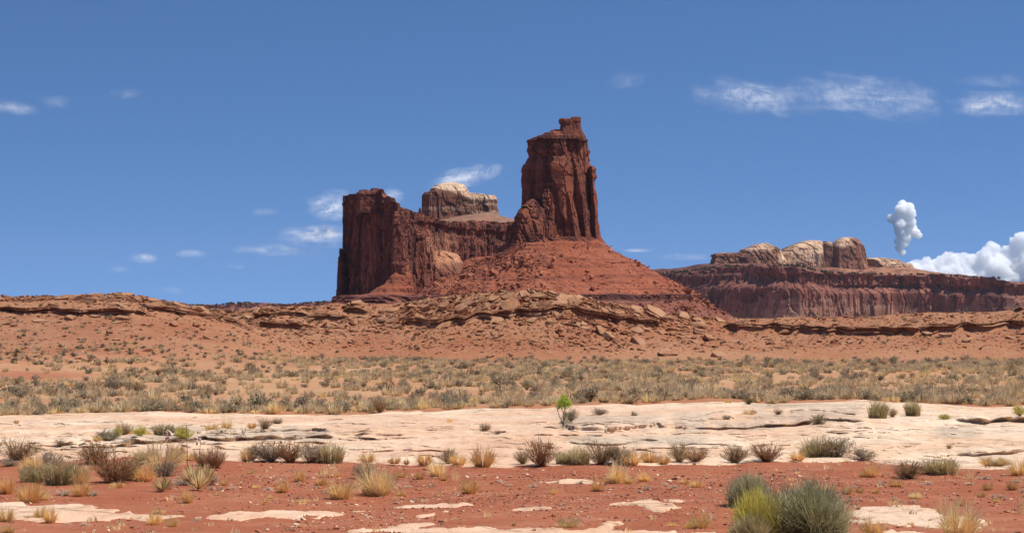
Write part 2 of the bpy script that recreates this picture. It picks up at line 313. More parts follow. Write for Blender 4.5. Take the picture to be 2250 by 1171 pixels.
L([(2040, 1004), (2130, 999), (2250, 992), (2400, 985)], 0.10, 0.25); L([(1560, 958), (1640, 962), (1700, 957)], 0.04, 0.14)
L([(1480, 975), (1600, 980), (1700, 978), (1780, 973)], 0.05, 0.16); L([(1800, 950), (1900, 955), (2000, 950)], 0.05, 0.15); L([(1650, 990), (1760, 988), (1880, 992)], 0.04, 0.14)
L([(780, 998), (870, 992), (960, 990)], 0.05, 0.12); L([(1090, 1013), (1140, 1010)], 0.06, 0.12)
_r = random.Random(5)
for _ in range(190):
    x0 = _r.uniform(-500, 2700); y0 = _r.uniform(925, 1008); n = _r.randint(3, 6); dx = _r.uniform(25, 60); sl = _r.uniform(-0.05, 0.05)
    L([(x0+i*dx, y0+i*dx*sl+_r.uniform(-1.5, 1.5)) for i in range(n)], _r.uniform(0.02, 0.055), _r.uniform(0.06, 0.16))
HUMPS = [(1235, 1480, 912, 948, 0.10), (1550, 1910, 888, 932, 0.12), (1900, 2320, 884, 926, 0.10), (240, 742, 938, 968, 0.07), (700, 1060, 908, 952, 0.08), (1040, 1250, 915, 955, 0.05), (-100, 230, 922, 975, 0.09), (300, 720, 906, 938, 0.05), (1300, 1560, 888, 915, 0.06)]
def zslick0(px, D):
    Df = Df_px(px); t = np.clip((D-Df)/(60-Df), 0, 1.0); zb = zrow(interp(px, BACK), 60.0)
    X = (px-CX)*D/F
    base = 0.015+(zb-0.015)*t
    # the wide whale-backs rise towards the back
    und = 0.085*fbm(X*0.16, D*0.13, seed=81, o=3)*sstep(0, 4, D-Df)*sstep(0, 2.5, 60-D+1.5)+0.02*fbm(X*0.8, D*0.5, seed=91, o=3)
    for (x0, x1, r0, r1, h) in HUMPS:
        a = np.clip((px-x0)/(x1-x0), 0, 1); d0, d1 = CZ*F/(r1-YH), min(59.5, CZ*F/(r0-YH)*0.985); b = np.clip((D-d0)/(d1-d0), 0, 1)
        base = base+h*(np.clip(np.sin(a*PI), 0, 1)**0.6)*np.clip(np.sin(b**0.6*PI), 0, 1)
    return base+und
def rowD(px, row):
    D = CZ*F/(row-YH)
    for _ in range(6): D = (CZ-zslick0(px, D))*F/(row-YH)
    return D
for i, (pts, h, o) in enumerate(LEDGES):
    xs = np.linspace(pts[0][0], pts[-1][0], max(12, int((pts[-1][0]-pts[0][0])/3))); rows = interp(xs, pts)
    LEDGES[i] = (xs, np.array([float(rowD(np.array(a), b)) for a, b in zip(xs, rows)])+0.22*fbm(xs*0.022, xs*0, seed=200+i, o=2), h*0.45, o*0.8)
def ledge_z(px, D):
    """adds low steps; returns dz and how far the lip leans out"""
    dz = 0; dy = 0
    for (xs, Ds, h, o) in LEDGES:
        m = (px > xs[0]-5) & (px < xs[-1]+5)
        if not np.any(m): continue
        Dl = np.interp(px, xs, Ds); e = sstep(xs[0], xs[0]+25, px)*sstep(xs[-1], xs[-1]-25, px)
        d = D-Dl
        wob = 0.45+0.9*np.abs(fbm(px*0.02, px*0, seed=int(xs[0]) % 97, o=2))
        up = sstep(-0.035, 0.035, d)*np.exp(-np.clip(d, 0, 99)/2.6)
        dz = dz+m*e*h*wob*up; dy = dy-m*e*o*wob*sstep(-0.02, 0.05, d)*np.exp(-np.clip(d, 0, 99)/0.4)
        dz = dz-m*e*h*0.45*sstep(0.05, -0.06, d)*np.exp(np.clip(d, -99, 0)/0.4)
    return dz, dy
def zslick(px, D): return zslick0(px, D)+ledge_z(px, D)[0]
def ground_z(px, D):
    X = (px-CX)*D/F; a = soil(X, D)[0]
    inside = (D > Df_px(px)-0.5) & (D < 61)
    return np.where(inside, np.maximum(a, zslick(px, np.clip(D, 20, 61))), a)
_Ds = np.concatenate([np.arange(18, 62, 0.06), np.arange(62, 150, 0.25), np.arange(150, 230, 0.08)])
def hit(px, row):
    """where the line of sight through a photo pixel meets the ground: world point and metres per photo pixel"""
    z = ground_z(np.full(_Ds.shape, float(px)), _Ds); r = YH+F*(CZ-z)/_Ds
    k = np.nonzero(r <= row)[0]; D = _Ds[k[0]] if len(k) else 195.0
    zz = float(ground_z(np.array([float(px)]), np.array([D]))[0])
    return ((px-CX)*D/F, D, zz), D/F

# rock steps in the hills (photo rows of the dark lines under the cap rock)
HILL_STEPS = [([(-200, 684), (0, 684), (60, 688), (140, 688), (200, 692), (300, 693), (330, 690)], 0.42), ([(310, 678), (400, 690), (440, 696), (500, 706)], 0.3), ([(480, 704), (560, 718), (640, 722), (680, 716)], 0.35),
              ([(755, 685), (815, 688)], 0.3), ([(885, 709), (960, 714), (1030, 707), (1090, 697), (1180, 690), (1260, 688), (1330, 702), (1400, 712), (1450, 719)], 0.5),
              ([(1590, 722), (1660, 730), (1720, 727), (1780, 732), (1900, 734), (1990, 732), (2080, 724), (2180, 724), (2260, 719), (2450, 715)], 0.55), ([(1980, 692), (2080, 690), (2250, 686), (2400, 684)], 0.2),
              ([(560, 702), (700, 700), (760, 703)], 0.25)]
_t = []
for pts, h in HILL_STEPS:
    xs = np.arange(pts[0][0], pts[-1][0], 6.0); rw = interp(xs, pts)
    Dl = np.array([hit(a, b)[0][1] for a, b in zip(xs, rw)]); Dl = np.convolve(np.pad(Dl, 3, 'edge'), np.ones(7)/7, 'valid')+0.5*vnoise(xs*0.05, xs*0, seed=int(xs[0]) % 91)
    _t.append((xs, Dl, h))
STEPS[:] = _t
# ------------------------------------------------------------------ ground sheet
u = np.concatenate([np.linspace(-2.2, -0.36, 40)[:-1], np.linspace(-0.36, 0.36, 760), np.linspace(0.36, 2.2, 40)[1:]])
rows = np.concatenate([np.linspace(-18, 16, 18)[:-1], np.linspace(16, 36, 190)[:-1], np.linspace(36, 62, 70)[:-1], np.linspace(62, 110, 130)[:-1], np.linspace(110, 160, 110)[:-1], np.linspace(160, 184, 170)[:-1], np.linspace(184, 205, 30)[:-1],
                       np.geomspace(205, 8000, 60)])
U, R = np.meshgrid(u, rows); Xg = U*(R+25)
Zg, HZ = soil(Xg, R)
Zg = np.where(R > 4000, -62.0, Zg)
pxg = PX(Xg, R); flats = sstep(58, 63, R)*(1-HZ)
edge = sstep(0.6, 0.0, vnoise(Xg*0.2, R*0.2, seed=6)*0.3+sstep(88, 112, R)*0+0.0)
redcut = sstep(250, 100, pxg)*sstep(90, 97, R)*sstep(118, 104, R)      # bare red bank at the foot of the left ridge
ground = obj('ground', mesh('ground', np.stack([Xg, R, Zg], -1), gridf(*Xg.shape), M['ground'], True,
             dict(flats=('POINT', flats*(1-0.8*redcut)), hill=('POINT', np.maximum(HZ, 0.85*sstep(118, 150, R+8*fbm(Xg*0.05, R*0.05, seed=8, o=3)))*(1-redcut)), far=('POINT', sstep(205, 400, R)))))
tag(ground, kind='structure')
# ------------------------------------------------------------------ slickrock shelf
cpx = np.concatenate([np.linspace(-700, -60, 130)[:-1], np.linspace(-60, 2310, 1150), np.linspace(2310, 2950, 130)[1:]])
vr = np.concatenate([np.linspace(0, 0.82, 540)[:-1], np.linspace(0.82, 1, 50)])
Pc, Vr = np.meshgrid(cpx, vr); Df = Df_px(Pc)-1.0; Dg = Df+(62.5-Df)*Vr
Zs = zslick0(Pc, np.minimum(Dg, 61)); dz, dy = ledge_z(Pc, Dg); Zs = Zs+dz
Xs = (Pc-CX)*Dg/F
Zs = Zs+0.016*vnoise(Xs*0.35+fbm(Xs*0.3, Dg*0.5, seed=61, o=2), Dg*1.6+0.5*fbm(Xs*0.4, Dg*0.4, seed=62, o=3), seed=303, sharp=5)+0.010*vnoise(Xs*0.9, Dg*3.2+0.6*fbm(Xs*0.8, Dg*0.6, seed=63, o=2), seed=304, sharp=5)
Zs = Zs-0.22*sstep(0.9, 0.0, Dg-Df)+0.012*fbm(Xs*2, Dg*2, seed=301, o=3)-0.9*sstep(60.6, 62.2, Dg)
grey = np.zeros_like(Zs)
for (x0, x1, y0, y1) in ((1225, 1470, 912, 946), (235, 742, 940, 968), (1480, 1560, 905, 950), (1640, 1900, 886, 928), (1560, 1720, 925, 945), (2050, 2160, 935, 962), (1250, 1560, 955, 975)):
    rowg = YH+F*(CZ-Zs)/Dg
    grey = np.maximum(grey, sstep(x0-15, x0+25, Pc)*sstep(x1+15, x1-25, Pc)*sstep(y0-4, y0+4, rowg)*sstep(y1+4, y1-4, rowg))
grey = grey*np.clip(0.95+0.6*fbm(Xs*0.35, Dg*0.5, seed=310, o=3), 0, 1)*0.8
pink = np.clip(0.3+1.0*fbm(Xs*0.16, Dg*0.3, seed=320, o=4), 0, 1)*(1-grey)*0.75+0.35*sstep(1.6, 0.2, Dg-Df)
slick = obj('slickrock', mesh('slickrock', np.stack([Xs, Dg+dy, Zs], -1), gridf(*Xs.shape), M['slick'], True, dict(grey=('POINT', grey), pink=('POINT', np.clip(pink, 0, 1)))))
tag(slick, 'long pale pink and cream slickrock shelf with dark ledge lines crossing the desert', 'slickrock shelf', kind='structure')
# ------------------------------------------------------------------ flat pale patches showing through the soil
PATCH = [
 ('wide pale bedrock patch at the bottom left under two straw tufts', [(-60, 1106), (60, 1105), (190, 1107), (205, 1117), (262, 1121), (300, 1131), (240, 1138), (130, 1145), (-60, 1141)]),
 ('narrow broken pale bedrock strip joining the two left patches', [(205, 1123), (270, 1124), (350, 1131), (430, 1134), (450, 1139), (330, 1138), (230, 1134)]),
 ('long pale bedrock patch with pointed right end, left of centre', [(437, 1135), (520, 1126), (600, 1128), (715, 1122), (760, 1129), (806, 1134), (740, 1139), (600, 1141), (470, 1141)]),
 ('thin sliver of pale bedrock above the centre bottom patches', [(860, 1112), (900, 1108), (970, 1107), (1060, 1109), (1072, 1113), (980, 1116), (880, 1115)]),
 ('short faint bedrock sliver right of the long left patch', [(780, 1122), (830, 1118), (846, 1119), (815, 1123)]),
 ('small pale bedrock sliver between larger strips near bottom centre', [(880, 1131), (930, 1127), (978, 1124), (970, 1131), (925, 1134)]),
 ('pale bedrock wedge stepping down to the bottom edge', [(775, 1164), (850, 1157), (900, 1147), (965, 1140), (968, 1151), (930, 1157), (860, 1163)]),
 ('broad pale bedrock sheet cut by the bottom edge', [(830, 1176), (900, 1160), (1080, 1156), (1255, 1157), (1300, 1149), (1356, 1143), (1335, 1157), (1450, 1165), (1540, 1171), (1500, 1190), (900, 1190)]),
 ('thin pale bedrock sliver left of the tall straw tuft', [(1175, 1062), (1240, 1056), (1325, 1055), (1310, 1062), (1210, 1064)]),
 ('pinkish bedrock patch left of the big green shrub', [(1318, 1106), (1380, 1102), (1440, 1100), (1500, 1102), (1500, 1116), (1450, 1121), (1395, 1117)]),
 ('small crumbly bedrock patch near the bottom centre', [(1118, 1116), (1155, 1112), (1190, 1116), (1180, 1121), (1135, 1121)]),
 ('large pale bedrock patch right of the big green shrub', [(1872, 1122), (1935, 1109), (2000, 1112), (2060, 1120), (2100, 1126), (2150, 1150), (2186, 1163), (2080, 1157), (1990, 1159), (1880, 1152)]),
 ('pale bedrock corner cut by the bottom edge beside green shrub', [(1900, 1176), (1960, 1167), (2010, 1169), (2050, 1180), (1960, 1190)]),
]
for lab, pts in PATCH:
    q = np.array([((x-CX)*CZ/(y-YH), CZ*F/(y-YH)) for x, y in pts])
    x0, y0 = q.min(0)-0.35; x1, y1 = q.max(0)+0.35
    nx = int(min(240, (x1-x0)/0.03)); ny = int(min(140, (y1-y0)/0.04)); gx, gy = np.meshgrid(np.linspace(x0, x1, nx), np.linspace(y0, y1, ny))
    sd = np.full(gx.shape, 1e9); ins = np.zeros(gx.shape, bool)
    for a, b in zip(q, np.roll(q, -1, 0)):
        e = b-a; t = np.clip(((gx-a[0])*e[0]+(gy-a[1])*e[1])/(e@e), 0, 1); sd = np.minimum(sd, np.hypot(gx-a[0]-t*e[0], gy-a[1]-t*e[1]))
        c = (a[1] > gy) != (b[1] > gy); ins ^= c & (gx < (b[0]-a[0])*(gy-a[1])/(b[1]-a[1]+1e-12)+a[0])
    sd = np.where(ins, sd, -sd)-0.03+0.20*fbm(gx*1.8, gy*1.0, seed=400, o=6, gain=0.68)-0.35*sstep(0.35, 0.9, fbm(gx*1.3, gy*1.1, seed=405, o=4))
    zz = soil(gx, gy)[0]+np.clip(sd*0.3, -0.05, 0.018)+0.008*fbm(gx*3, gy*3, seed=411, o=3)
    m_ = (sd > -0.18).ravel(); f = gridf(*gx.shape); f = f[m_[f].all(1)]
    cx_, cy_ = q.mean(0)
    o = obj('bedrock_patch', mesh('bedrock_patch', np.stack([gx-cx_, gy-cy_, zz], -1), f, M['slick'], True, dict(grey=('POINT', np.zeros(gx.shape)), pink=('POINT', 0.35+0.5*sstep(-0.3, 0.5, fbm(gx*0.8, gy*0.5, seed=402, o=3))))), loc=(cx_, cy_, 0))
    tag(o, lab, 'bedrock patch', 'pale bedrock patches in the red soil')
# ------------------------------------------------------------------ lofted cliffs
def ridge(name, mat, parent, front, back_off, ns=400, nv=120, disp=3.0, block=10.0, batter=0.08, seed=1, round_top=0.0, bench=0.12, pale=None, zb=None, smooth=False, flute=1.0, talus=None, bedding=1.0):
    """a cliff wall: front = list of (px, D, row_top, row_base) left to right. A back wall runs back_off metres behind."""
    f = np.array(front, float); t = np.concatenate([[0], np.cumsum(np.hypot(np.diff((f[:, 0]-CX)*f[:, 1]/F), np.diff(f[:, 1])))]); S = t[-1]
    s = np.linspace(0, S, ns); px = np.interp(s, t, f[:, 0]); D = np.interp(s, t, f[:, 1]); rt = np.interp(s, t, f[:, 2]); rb = np.interp(s, t, f[:, 3])
    X = (px-CX)*D/F; zt = zrow(rt, D); zbm = zrow(rb, D)
    tx = np.gradient(X); ty = np.gradient(D); ln = np.hypot(tx, ty); k = max(3, ns//40)
    ker = np.ones(k)/k; pad = lambda a: np.convolve(np.pad(a, (k//2, k-1-k//2), 'edge'), ker, 'valid')
    nx, ny = pad(ty/ln), pad(-tx/ln); q = np.hypot(nx, ny); nx, ny = nx/q, ny/q         # points towards the viewer side
    v = np.linspace(0, 1, nv)[:, None]; Sg = np.broadcast_to(s[None], (nv, ns)); Z = zbm+(zt-zbm)*v; H = (zt-zbm)*np.ones_like(Z)
    w = fbm(Sg/block*0.6, Z/block*0.5, seed=seed+3, o=3)*0.5
    c1, e1 = cells(Sg/block*0.9+0.6*w, Z/block*0.10+w*0.5, seed); c2, e2 = cells(Sg/block*2.3+w, Z/block*0.6+w, seed+1); c3, e3 = cells(Sg/block*5+w, Z/block*3+w, seed+2)
    strata = vnoise(Z/block*1.9+0.15*w, Sg/block*0.12, seed=seed+7, sharp=3)
    top = sstep(0.62, 0.80, v+0.06*w)                 # blocky, bedded upper part; fluted below
    d = disp*(flute*(0.8*c1-0.5*sstep(0.10, 0.0, e1))*(1-0.5*top)+0.45*c2-0.3*sstep(0.12, 0, e2)+(0.05+0.25*top)*c3+(0.10+0.5*top)*strata*bedding)+disp*0.18*fbm(Sg/block*3, Z/block*3, seed=seed+8, o=4)
    q_ = disp*0.42; d = d*0.3+0.7*q_*np.round(d/q_+0.15*fbm(Sg/block*4, Z/block*1.5, seed=seed+31, o=2))
    d = d+batter*(1-v)*H-bench*top*disp*2
    ends = sstep(0, 0.02, s/S)*sstep(1, 0.98, s/S)
    Fx = X+nx*d*ends; Fy = D+ny*d*ends
    zj = Z+disp*0.3*vnoise(s/block*2.2, s*0, seed=seed+11, sharp=4)*v*v
    # top
    nt = 26; a = np.linspace(0, 1, nt)[1:, None]; bo = np.interp(s, t, np.array(back_off)) if np.ndim(back_off) else back_off
    bx = X-nx*0.0; by = D+bo
    Tx = Fx[-1]*(1-a)+bx*a; Ty = Fy[-1]*(1-a)+by*a; Tz = zj[-1]*(1-sstep(0, 0.15, a))+pad(pad(zj[-1]))*sstep(0, 0.15, a)+round_top*np.sin(a*PI)*ends+disp*0.25*fbm(Tx/block*1.5, Ty/block*1.5, seed=seed+13, o=3)*np.sin(a*PI)
    if talus is not None: Tz = Tz+a*talus
    Bx = np.stack([bx, bx]); By = np.stack([by, by+2]); Bz = np.stack([Tz[-1]-2, zbm-5])
    VX = np.concatenate([Fx, Tx, Bx]); VY = np.concatenate([Fy, Ty, By]); VZ = np.concatenate([zj, Tz, Bz])
    pl = np.zeros_like(VX)
    if pale is not None: pl = pale(VX, VY, VZ, np.broadcast_to(np.interp(s, t, f[:, 0]), VX.shape), YH+F*(CZ-VZ)/VY)
    n = VX.shape
    fc = gridf(*n)[:, ::1]
    return obj(name, mesh(name, np.stack([VX, VY, VZ], -1), fc, mat, smooth, dict(pale=('POINT', pl))), parent)
def loft(name, mat, parent, lev, D0, foot, nth=420, nz=300, disp=2.0, block=9.0, seed=1, pale=None, cap=0.0, smooth=False, mode='cliff', flute=1.0, bedding=1.0):
    """a closed tower: lev = rows from the top down (row, px_left, px_right, half depth in m)"""
    l = np.array(lev, float); r = np.linspace(l[0, 0], l[-1, 0], nz); xl = np.interp(r, l[:, 0], l[:, 1]); xr = np.interp(r, l[:, 0], l[:, 2]); hd = np.interp(r, l[:, 0], l[:, 3])
    z = zrow(r, D0); cx = ((xl+xr)/2-CX)*D0/F; hw = (xr-xl)/2*D0/F
    fp = np.array(foot, float); fp = np.vstack([fp, fp[:1]]); sl = np.concatenate([[0], np.cumsum(np.hypot(*np.diff(fp, axis=0).T))]); sl /= sl[-1]
    th = np.linspace(0, 1, nth, endpoint=False); fx = np.interp(th, sl, fp[:, 0]); fy = np.interp(th, sl, fp[:, 1])
    gx = np.roll(fx, -3)-np.roll(fx, 3); gy = np.roll(fy, -3)-np.roll(fy, 3)
    P = cx[:, None]+hw[:, None]*fx[None]; Q = D0+hd[:, None]*fy[None]; Z = z[:, None]+0*P
    tx = hw[:, None]*gx[None]; ty = hd[:, None]*gy[None]; ln = np.hypot(tx, ty)+1e-9; nx, ny = ty/ln, -tx/ln
    for _ in range(2):
        nx = (np.roll(nx, 2, 1)+nx+np.roll(nx, -2, 1)); ny = (np.roll(ny, 2, 1)+ny+np.roll(ny, -2, 1)); q = np.hypot(nx, ny)+1e-9; nx, ny = nx/q, ny/q
    if nx[0, np.argmin(fy)]*0+ny[0, np.argmin(fy)] > 0: nx, ny = -nx, -ny
    # coordinates round the body: two planar projections keep the seam away
    A = P*0.8+Q*0.55; w = fbm(A/block*0.6, Z/block*0.5, seed=seed+3, o=3)*0.5
    if mode == 'cliff':
        v = (r[-1]-r[:, None])/(r[-1]-r[0]); c1, e1 = cells(A/block*1.0+w*0.6, Z/block*0.09+w*0.5, seed); c2, e2 = cells(A/block*2.4+w, Z/block*0.7+w, seed+1); c3, e3 = cells(A/block*5+w, Z/block*3+w, seed+2)
        strata = vnoise(Z/block*2.1+0.2*w, A/block*0.15, seed=seed+7, sharp=3); top = sstep(0.72, 0.86, v+0.05*w)+sstep(0.12, 0.05, v+0.03*w)
        d = disp*(flute*(0.8*c1-0.5*sstep(0.1, 0, e1))*(1-0.5*top)+0.4*c2-0.3*sstep(0.12, 0, e2)+(0.05+0.25*top)*c3+(0.08+0.35*top)*strata*bedding)+disp*0.18*fbm(A/block*3, Z/block*3, seed=seed+8, o=4)
        q_ = disp*0.42; d = d*0.3+0.7*q_*np.round(d/q_+0.15*fbm(A/block*4, Z/block*1.5, seed=seed+31, o=2))
    else:
        rill = fbm(P/block*0.9, Q/block*0.35+Z/block*0.1, seed=seed+3, o=4); st = vnoise(Z/block*2.5+0.3*w, A/block*0.2, seed=seed+5, sharp=3)
        d = disp*(rill*1.0+0.5*fbm(P/block*3, Z/block*3, Q/block*3, seed=seed+4, o=4, gain=0.6)+0.3*st)
    P = P+nx*d; Q = Q+ny*d
    nt = 12; a = np.linspace(0, 1, nt)[1:, None]; ctx, cty = P[0].mean(), Q[0].mean()
    TP = P[0]*(1-a)+ctx*a; TQ = Q[0]*(1-a)+cty*a; TZ = z[0]+cap*np.sin(a*PI/2)+0*TP+disp*0.12*fbm(TP/block*2, TQ/block*2, seed=seed+21, o=3)
    VX = np.concatenate([TP[::-1], P]); VY = np.concatenate([TQ[::-1], Q]); VZ = np.concatenate([TZ[::-1], Z])
    VX = np.concatenate([VX, VX[:, :1]], 1); VY = np.concatenate([VY, VY[:, :1]], 1); VZ = np.concatenate([VZ, VZ[:, :1]], 1)
    pl = np.zeros_like(VX) if pale is None else pale(VX, VY, VZ, CX+F*VX/VY, YH+F*(CZ-VZ)/VY)
    o = obj(name, mesh(name, np.stack([VX, VY, VZ], -1), gridf(*VX.shape), mat, smooth, dict(pale=('POINT', pl))), parent)
    return o
PROW = [(-1, 0.15), (-0.93, -0.3), (-0.12, -0.92), (0.15, -1), (0.72, -0.72), (1, -0.1), (0.9, 0.6), (0.3, 1), (-0.6, 0.9)]
ROUND = [(math.cos(a), math.sin(a)) for a in np.linspace(PI, 3*PI, 24, endpoint=False)]
BOX = [(-1, 0.1), (-0.95, -0.7), (-0.7, -0.95), (0.6, -1), (0.95, -0.75), (1, 0.2), (0.8, 1), (-0.8, 1)]
# --- tower butte
TB = empty('tower_butte', ((1228-CX)*1000/F, 1000, -5)); bpy.context.view_layer.update()
tag(TB, 'tall red sandstone tower rising from a cone of red rubble behind the ridge', 'butte')
def child(o, par):
    o.matrix_parent_inverse = par.matrix_world.inverted(); return o
LV = [(299, 1192, 1283, 11), (303, 1176, 1285, 12), (307, 1162, 1286, 14), (311, 1159, 1287, 15), (325, 1160, 1289, 16), (348, 1161, 1292, 17), (353, 1157, 1293, 18), (372, 1149, 1296, 19), (400, 1145, 1299, 20),
      (460, 1142, 1304, 22), (500, 1141, 1310, 24), (540, 1138, 1320, 27), (565, 1135, 1325, 30)]
WEDGE = [(-1, 0.4), (-0.75, -0.55), (0.05, -1), (0.55, -0.8), (1, -0.1), (0.8, 0.8), (-0.7, 0.9)]
child(loft('tower', M['tower'], TB, LV, 1000, PROW, 620, 420, 1.9, 10.0, 11, flute=1.15, bedding=0.6), TB)
child(loft('summit_block', M['tower'], TB, [(262, 1230, 1252, 5), (265, 1228, 1258, 6), (273, 1230, 1259, 6), (276, 1232, 1259, 5.5), (288, 1231, 1260, 6.5), (292, 1226, 1268, 7), (308, 1222, 1275, 9)], 994, BOX, 220, 130, 0.5, 3.6, 21, bedding=0.5), TB)
child(loft('summit_block', M['tower'], TB, [(258, 1257, 1273, 4), (261, 1253, 1276, 5), (268, 1252, 1276, 5.5), (271, 1255, 1274, 5), (286, 1254, 1276, 6), (290, 1252, 1279, 7), (300, 1250, 1284, 8), (312, 1250, 1287, 9)], 995, BOX, 220, 130, 0.45, 3.6, 22, bedding=0.5), TB)
child(loft('shoulder', M['tower'], TB, [(286, 1212, 1240, 4), (288, 1209, 1256, 6), (292, 1206, 1270, 8), (294, 1195, 1275, 9), (299, 1189, 1277, 10), (301, 1182, 1280, 11), (309, 1178, 1281, 12)], 996, BOX, 260, 90, 0.5, 3.0, 24, bedding=0.3), TB)
# pillars and buttresses on its face
for nm, lv, D0, sd in (
    ('pillar', [(366, 1294, 1306, 3), (372, 1291, 1310, 6), (390, 1291, 1311, 7), (400, 1293, 1308, 7), (440, 1293, 1313, 9), (500, 1292, 1318, 10), (548, 1290, 1326, 12)], 991, 31),
    ('pillar', [(350, 1222, 1232, 3), (360, 1219, 1238, 6), (400, 1218, 1243, 8), (470, 1217, 1244, 10), (548, 1216, 1250, 12)], 988, 32),
    ('pillar', [(405, 1242, 1250, 2), (425, 1239, 1256, 5), (460, 1242, 1266, 7), (500, 1244, 1276, 9), (548, 1244, 1286, 12)], 983, 33),
    ('pillar', [(345, 1252, 1264, 3), (362, 1249, 1276, 6), (400, 1254, 1286, 9), (470, 1262, 1297, 11), (548, 1268, 1308, 13)], 989, 34),
    ('buttress', [(412, 1196, 1208, 3), (418, 1190, 1217, 6), (450, 1188, 1219, 8), (500, 1186, 1220, 9), (555, 1180, 1224, 12)], 987, 35),
    ('buttress', [(438, 1166, 1176, 3), (445, 1160, 1186, 6), (458, 1146, 1196, 9), (462, 1141, 1200, 11), (482, 1133, 1204, 13), (500, 1130, 1208, 15), (520, 1124, 1214, 17), (545, 1114, 1218, 20), (566, 1094, 1224, 23)], 986, 36),
    ('buttress', [(484, 1198, 1212, 3), (492, 1192, 1221, 5), (520, 1188, 1226, 7), (556, 1180, 1232, 9)], 974, 37)):
    child(loft(nm, M['tower'], TB, lv, D0, WEDGE if nm == 'pillar' else BOX, 190, 190, 0.9 if nm == 'pillar' else 1.7, 5.0, sd, flute=0.7), TB)
# foot ledges under the tower
child(loft('foot_ledge', M['tower'], TB, [(524, 1140, 1318, 30), (532, 1120, 1324, 34), (546, 1108, 1329, 37), (556, 1096, 1332, 40)], 998, ROUND, 500, 60, 1.6, 4.0, 41), TB)
def tal_pale(X, Y, Z, px, row):
    q = row+2.5*fbm(X*0.08, Y*0.08, seed=9, o=3); return np.clip(sstep(644, 648, q)*sstep(664, 658, q)+0.6*sstep(656, 664, q), 0, 1)
tal = loft('talus_cone', M['talus'], TB, [(528, 1132, 1322, 30), (540, 1108, 1330, 40), (552, 1092, 1346, 45), (575, 1052, 1388, 56), (600, 1010, 1436, 68), (625, 962, 1486, 82), (646, 925, 1530, 92), (648, 924, 1534, 93), (657, 918, 1537, 94), (664, 905, 1548, 97), (700, 850, 1610, 110)], 1000, ROUND, 900, 330, 1.9, 12.0, 51, pale=tal_pale, mode='talus'); child(tal, TB)
bench = loft('rock_bench', M['mesa'], TB, [(649, 745, 1528, 120), (653, 735, 1534, 123), (664, 728, 1538, 125), (668, 700, 1552, 130), (705, 600, 1620, 150)], 1040, ROUND, 900, 90, 2.2, 5.0, 61, mode='cliff', flute=0.5); child(bench, TB)
# --- left mesa
MB = empty('fin_mesa', ((880-CX)*1130/F, 1130, -5)); bpy.context.view_layer.update()
tag(MB, 'dark red cliff-walled mesa standing left of the tall tower', 'mesa')
def mesa_pale_and_lit(X, Y, Z, px, row):
    a = sstep(940, 952, px)*sstep(1012, 1002, px+4*fbm(X*0.1, Z*0.1, seed=5, o=2))*sstep(549, 553, row-(px-952)*0.22)*sstep(592, 575, row)*0.9  # sunlight on the right-facing slab, painted into the wall as a pale patch
    n = fbm(X*0.12, Z*0.03, seed=6, o=3); return np.clip(a+0.35*sstep(0.3, 0.7, n)*sstep(870, 890, px)*sstep(500, 530, row), 0, 1)
FR = [(753, 1178, 434, 662), (758, 1168, 431, 662), (784, 1152, 424, 662), (788, 1150, 418, 662), (803, 1143, 416, 662), (806, 1141, 421, 662), (812, 1138, 416, 662), (839, 1122, 415, 662), (842, 1120, 434, 662), (856, 1112, 433, 662), (862, 1107, 442, 662), (872, 1101, 452, 662), (905, 1118, 462, 662), (930, 1140, 471, 662),
      (946, 1160, 479, 662), (985, 1205, 488, 655), (1012, 1240, 487, 650), (1035, 1262, 486, 640), (1070, 1285, 487, 630), (1100, 1295, 487, 625), (1140, 1300, 488, 620), (1180, 1310, 489, 620)]
w_ = ridge('cliff_wall', M['mesa'], MB, FR, [70]*10+[55]*2+[90]*10, 900, 330, 2.6, 9.0, 0.035, 71, pale=mesa_pale_and_lit, flute=0.9, bench=0.1); child(w_, MB)
child(loft('rock_flake', M['mesa'], MB, [(546, 747, 750, 2), (556, 745, 756, 4), (600, 742, 762, 6), (662, 738, 770, 8)], 1165, ROUND, 80, 120, 0.5, 4, 72), MB)
for lv, D0, sd in (([(465, 868, 884, 3), (475, 864, 890, 5), (530, 862, 893, 7), (600, 862, 896, 8), (655, 860, 900, 10)], 1098, 73), ([(573, 886, 890, 2), (590, 882, 895, 4), (655, 874, 901, 8)], 1088, 74),
                   ([(420, 790, 836, 6), (428, 786, 840, 8), (470, 784, 846, 9)], 1132, 75), ([(505, 920, 928, 2), (515, 914, 936, 4), (655, 910, 940, 7)], 1125, 76)):
    child(loft('buttress', M['mesa'], MB, lv, D0, BOX, 150, 200, 1.1, 5.0, sd), MB)
child(loft('buttress', M['mesa'], MB, [(549, 954, 964, 3), (553, 953, 984, 7), (558, 952, 1003, 12), (566, 951, 1010, 16), (580, 950, 1014, 21), (600, 949, 1016, 26), (660, 946, 1019, 32)], 1192, BOX, 240, 200, 1.1, 6.0, 79, pale=lambda X, Y, Z, px, row: 0.5*sstep(600, 565, row+12*fbm(X*0.12, Z*0.12, seed=3, o=4))+0.22, flute=0.5), MB)  # upper face coloured paler to imitate the sun on its slope
o = loft('talus_fan', M['talus'], MB, [(583, 884, 896, 2), (600, 868, 902, 7), (625, 842, 908, 15), (645, 812, 912, 22), (655, 745, 930, 40), (668, 720, 960, 50)], 1092, ROUND, 300, 120, 1.2, 6.0, 77, mode='talus'); child(o, MB)
o = loft('talus_fan', M['talus'], MB, [(566, 1035, 1065, 8), (585, 1000, 1100, 22), (610, 960, 1150, 40), (665, 900, 1200, 60)], 1235, ROUND, 300, 120, 2.0, 8.0, 78, mode='talus'); child(o, MB)
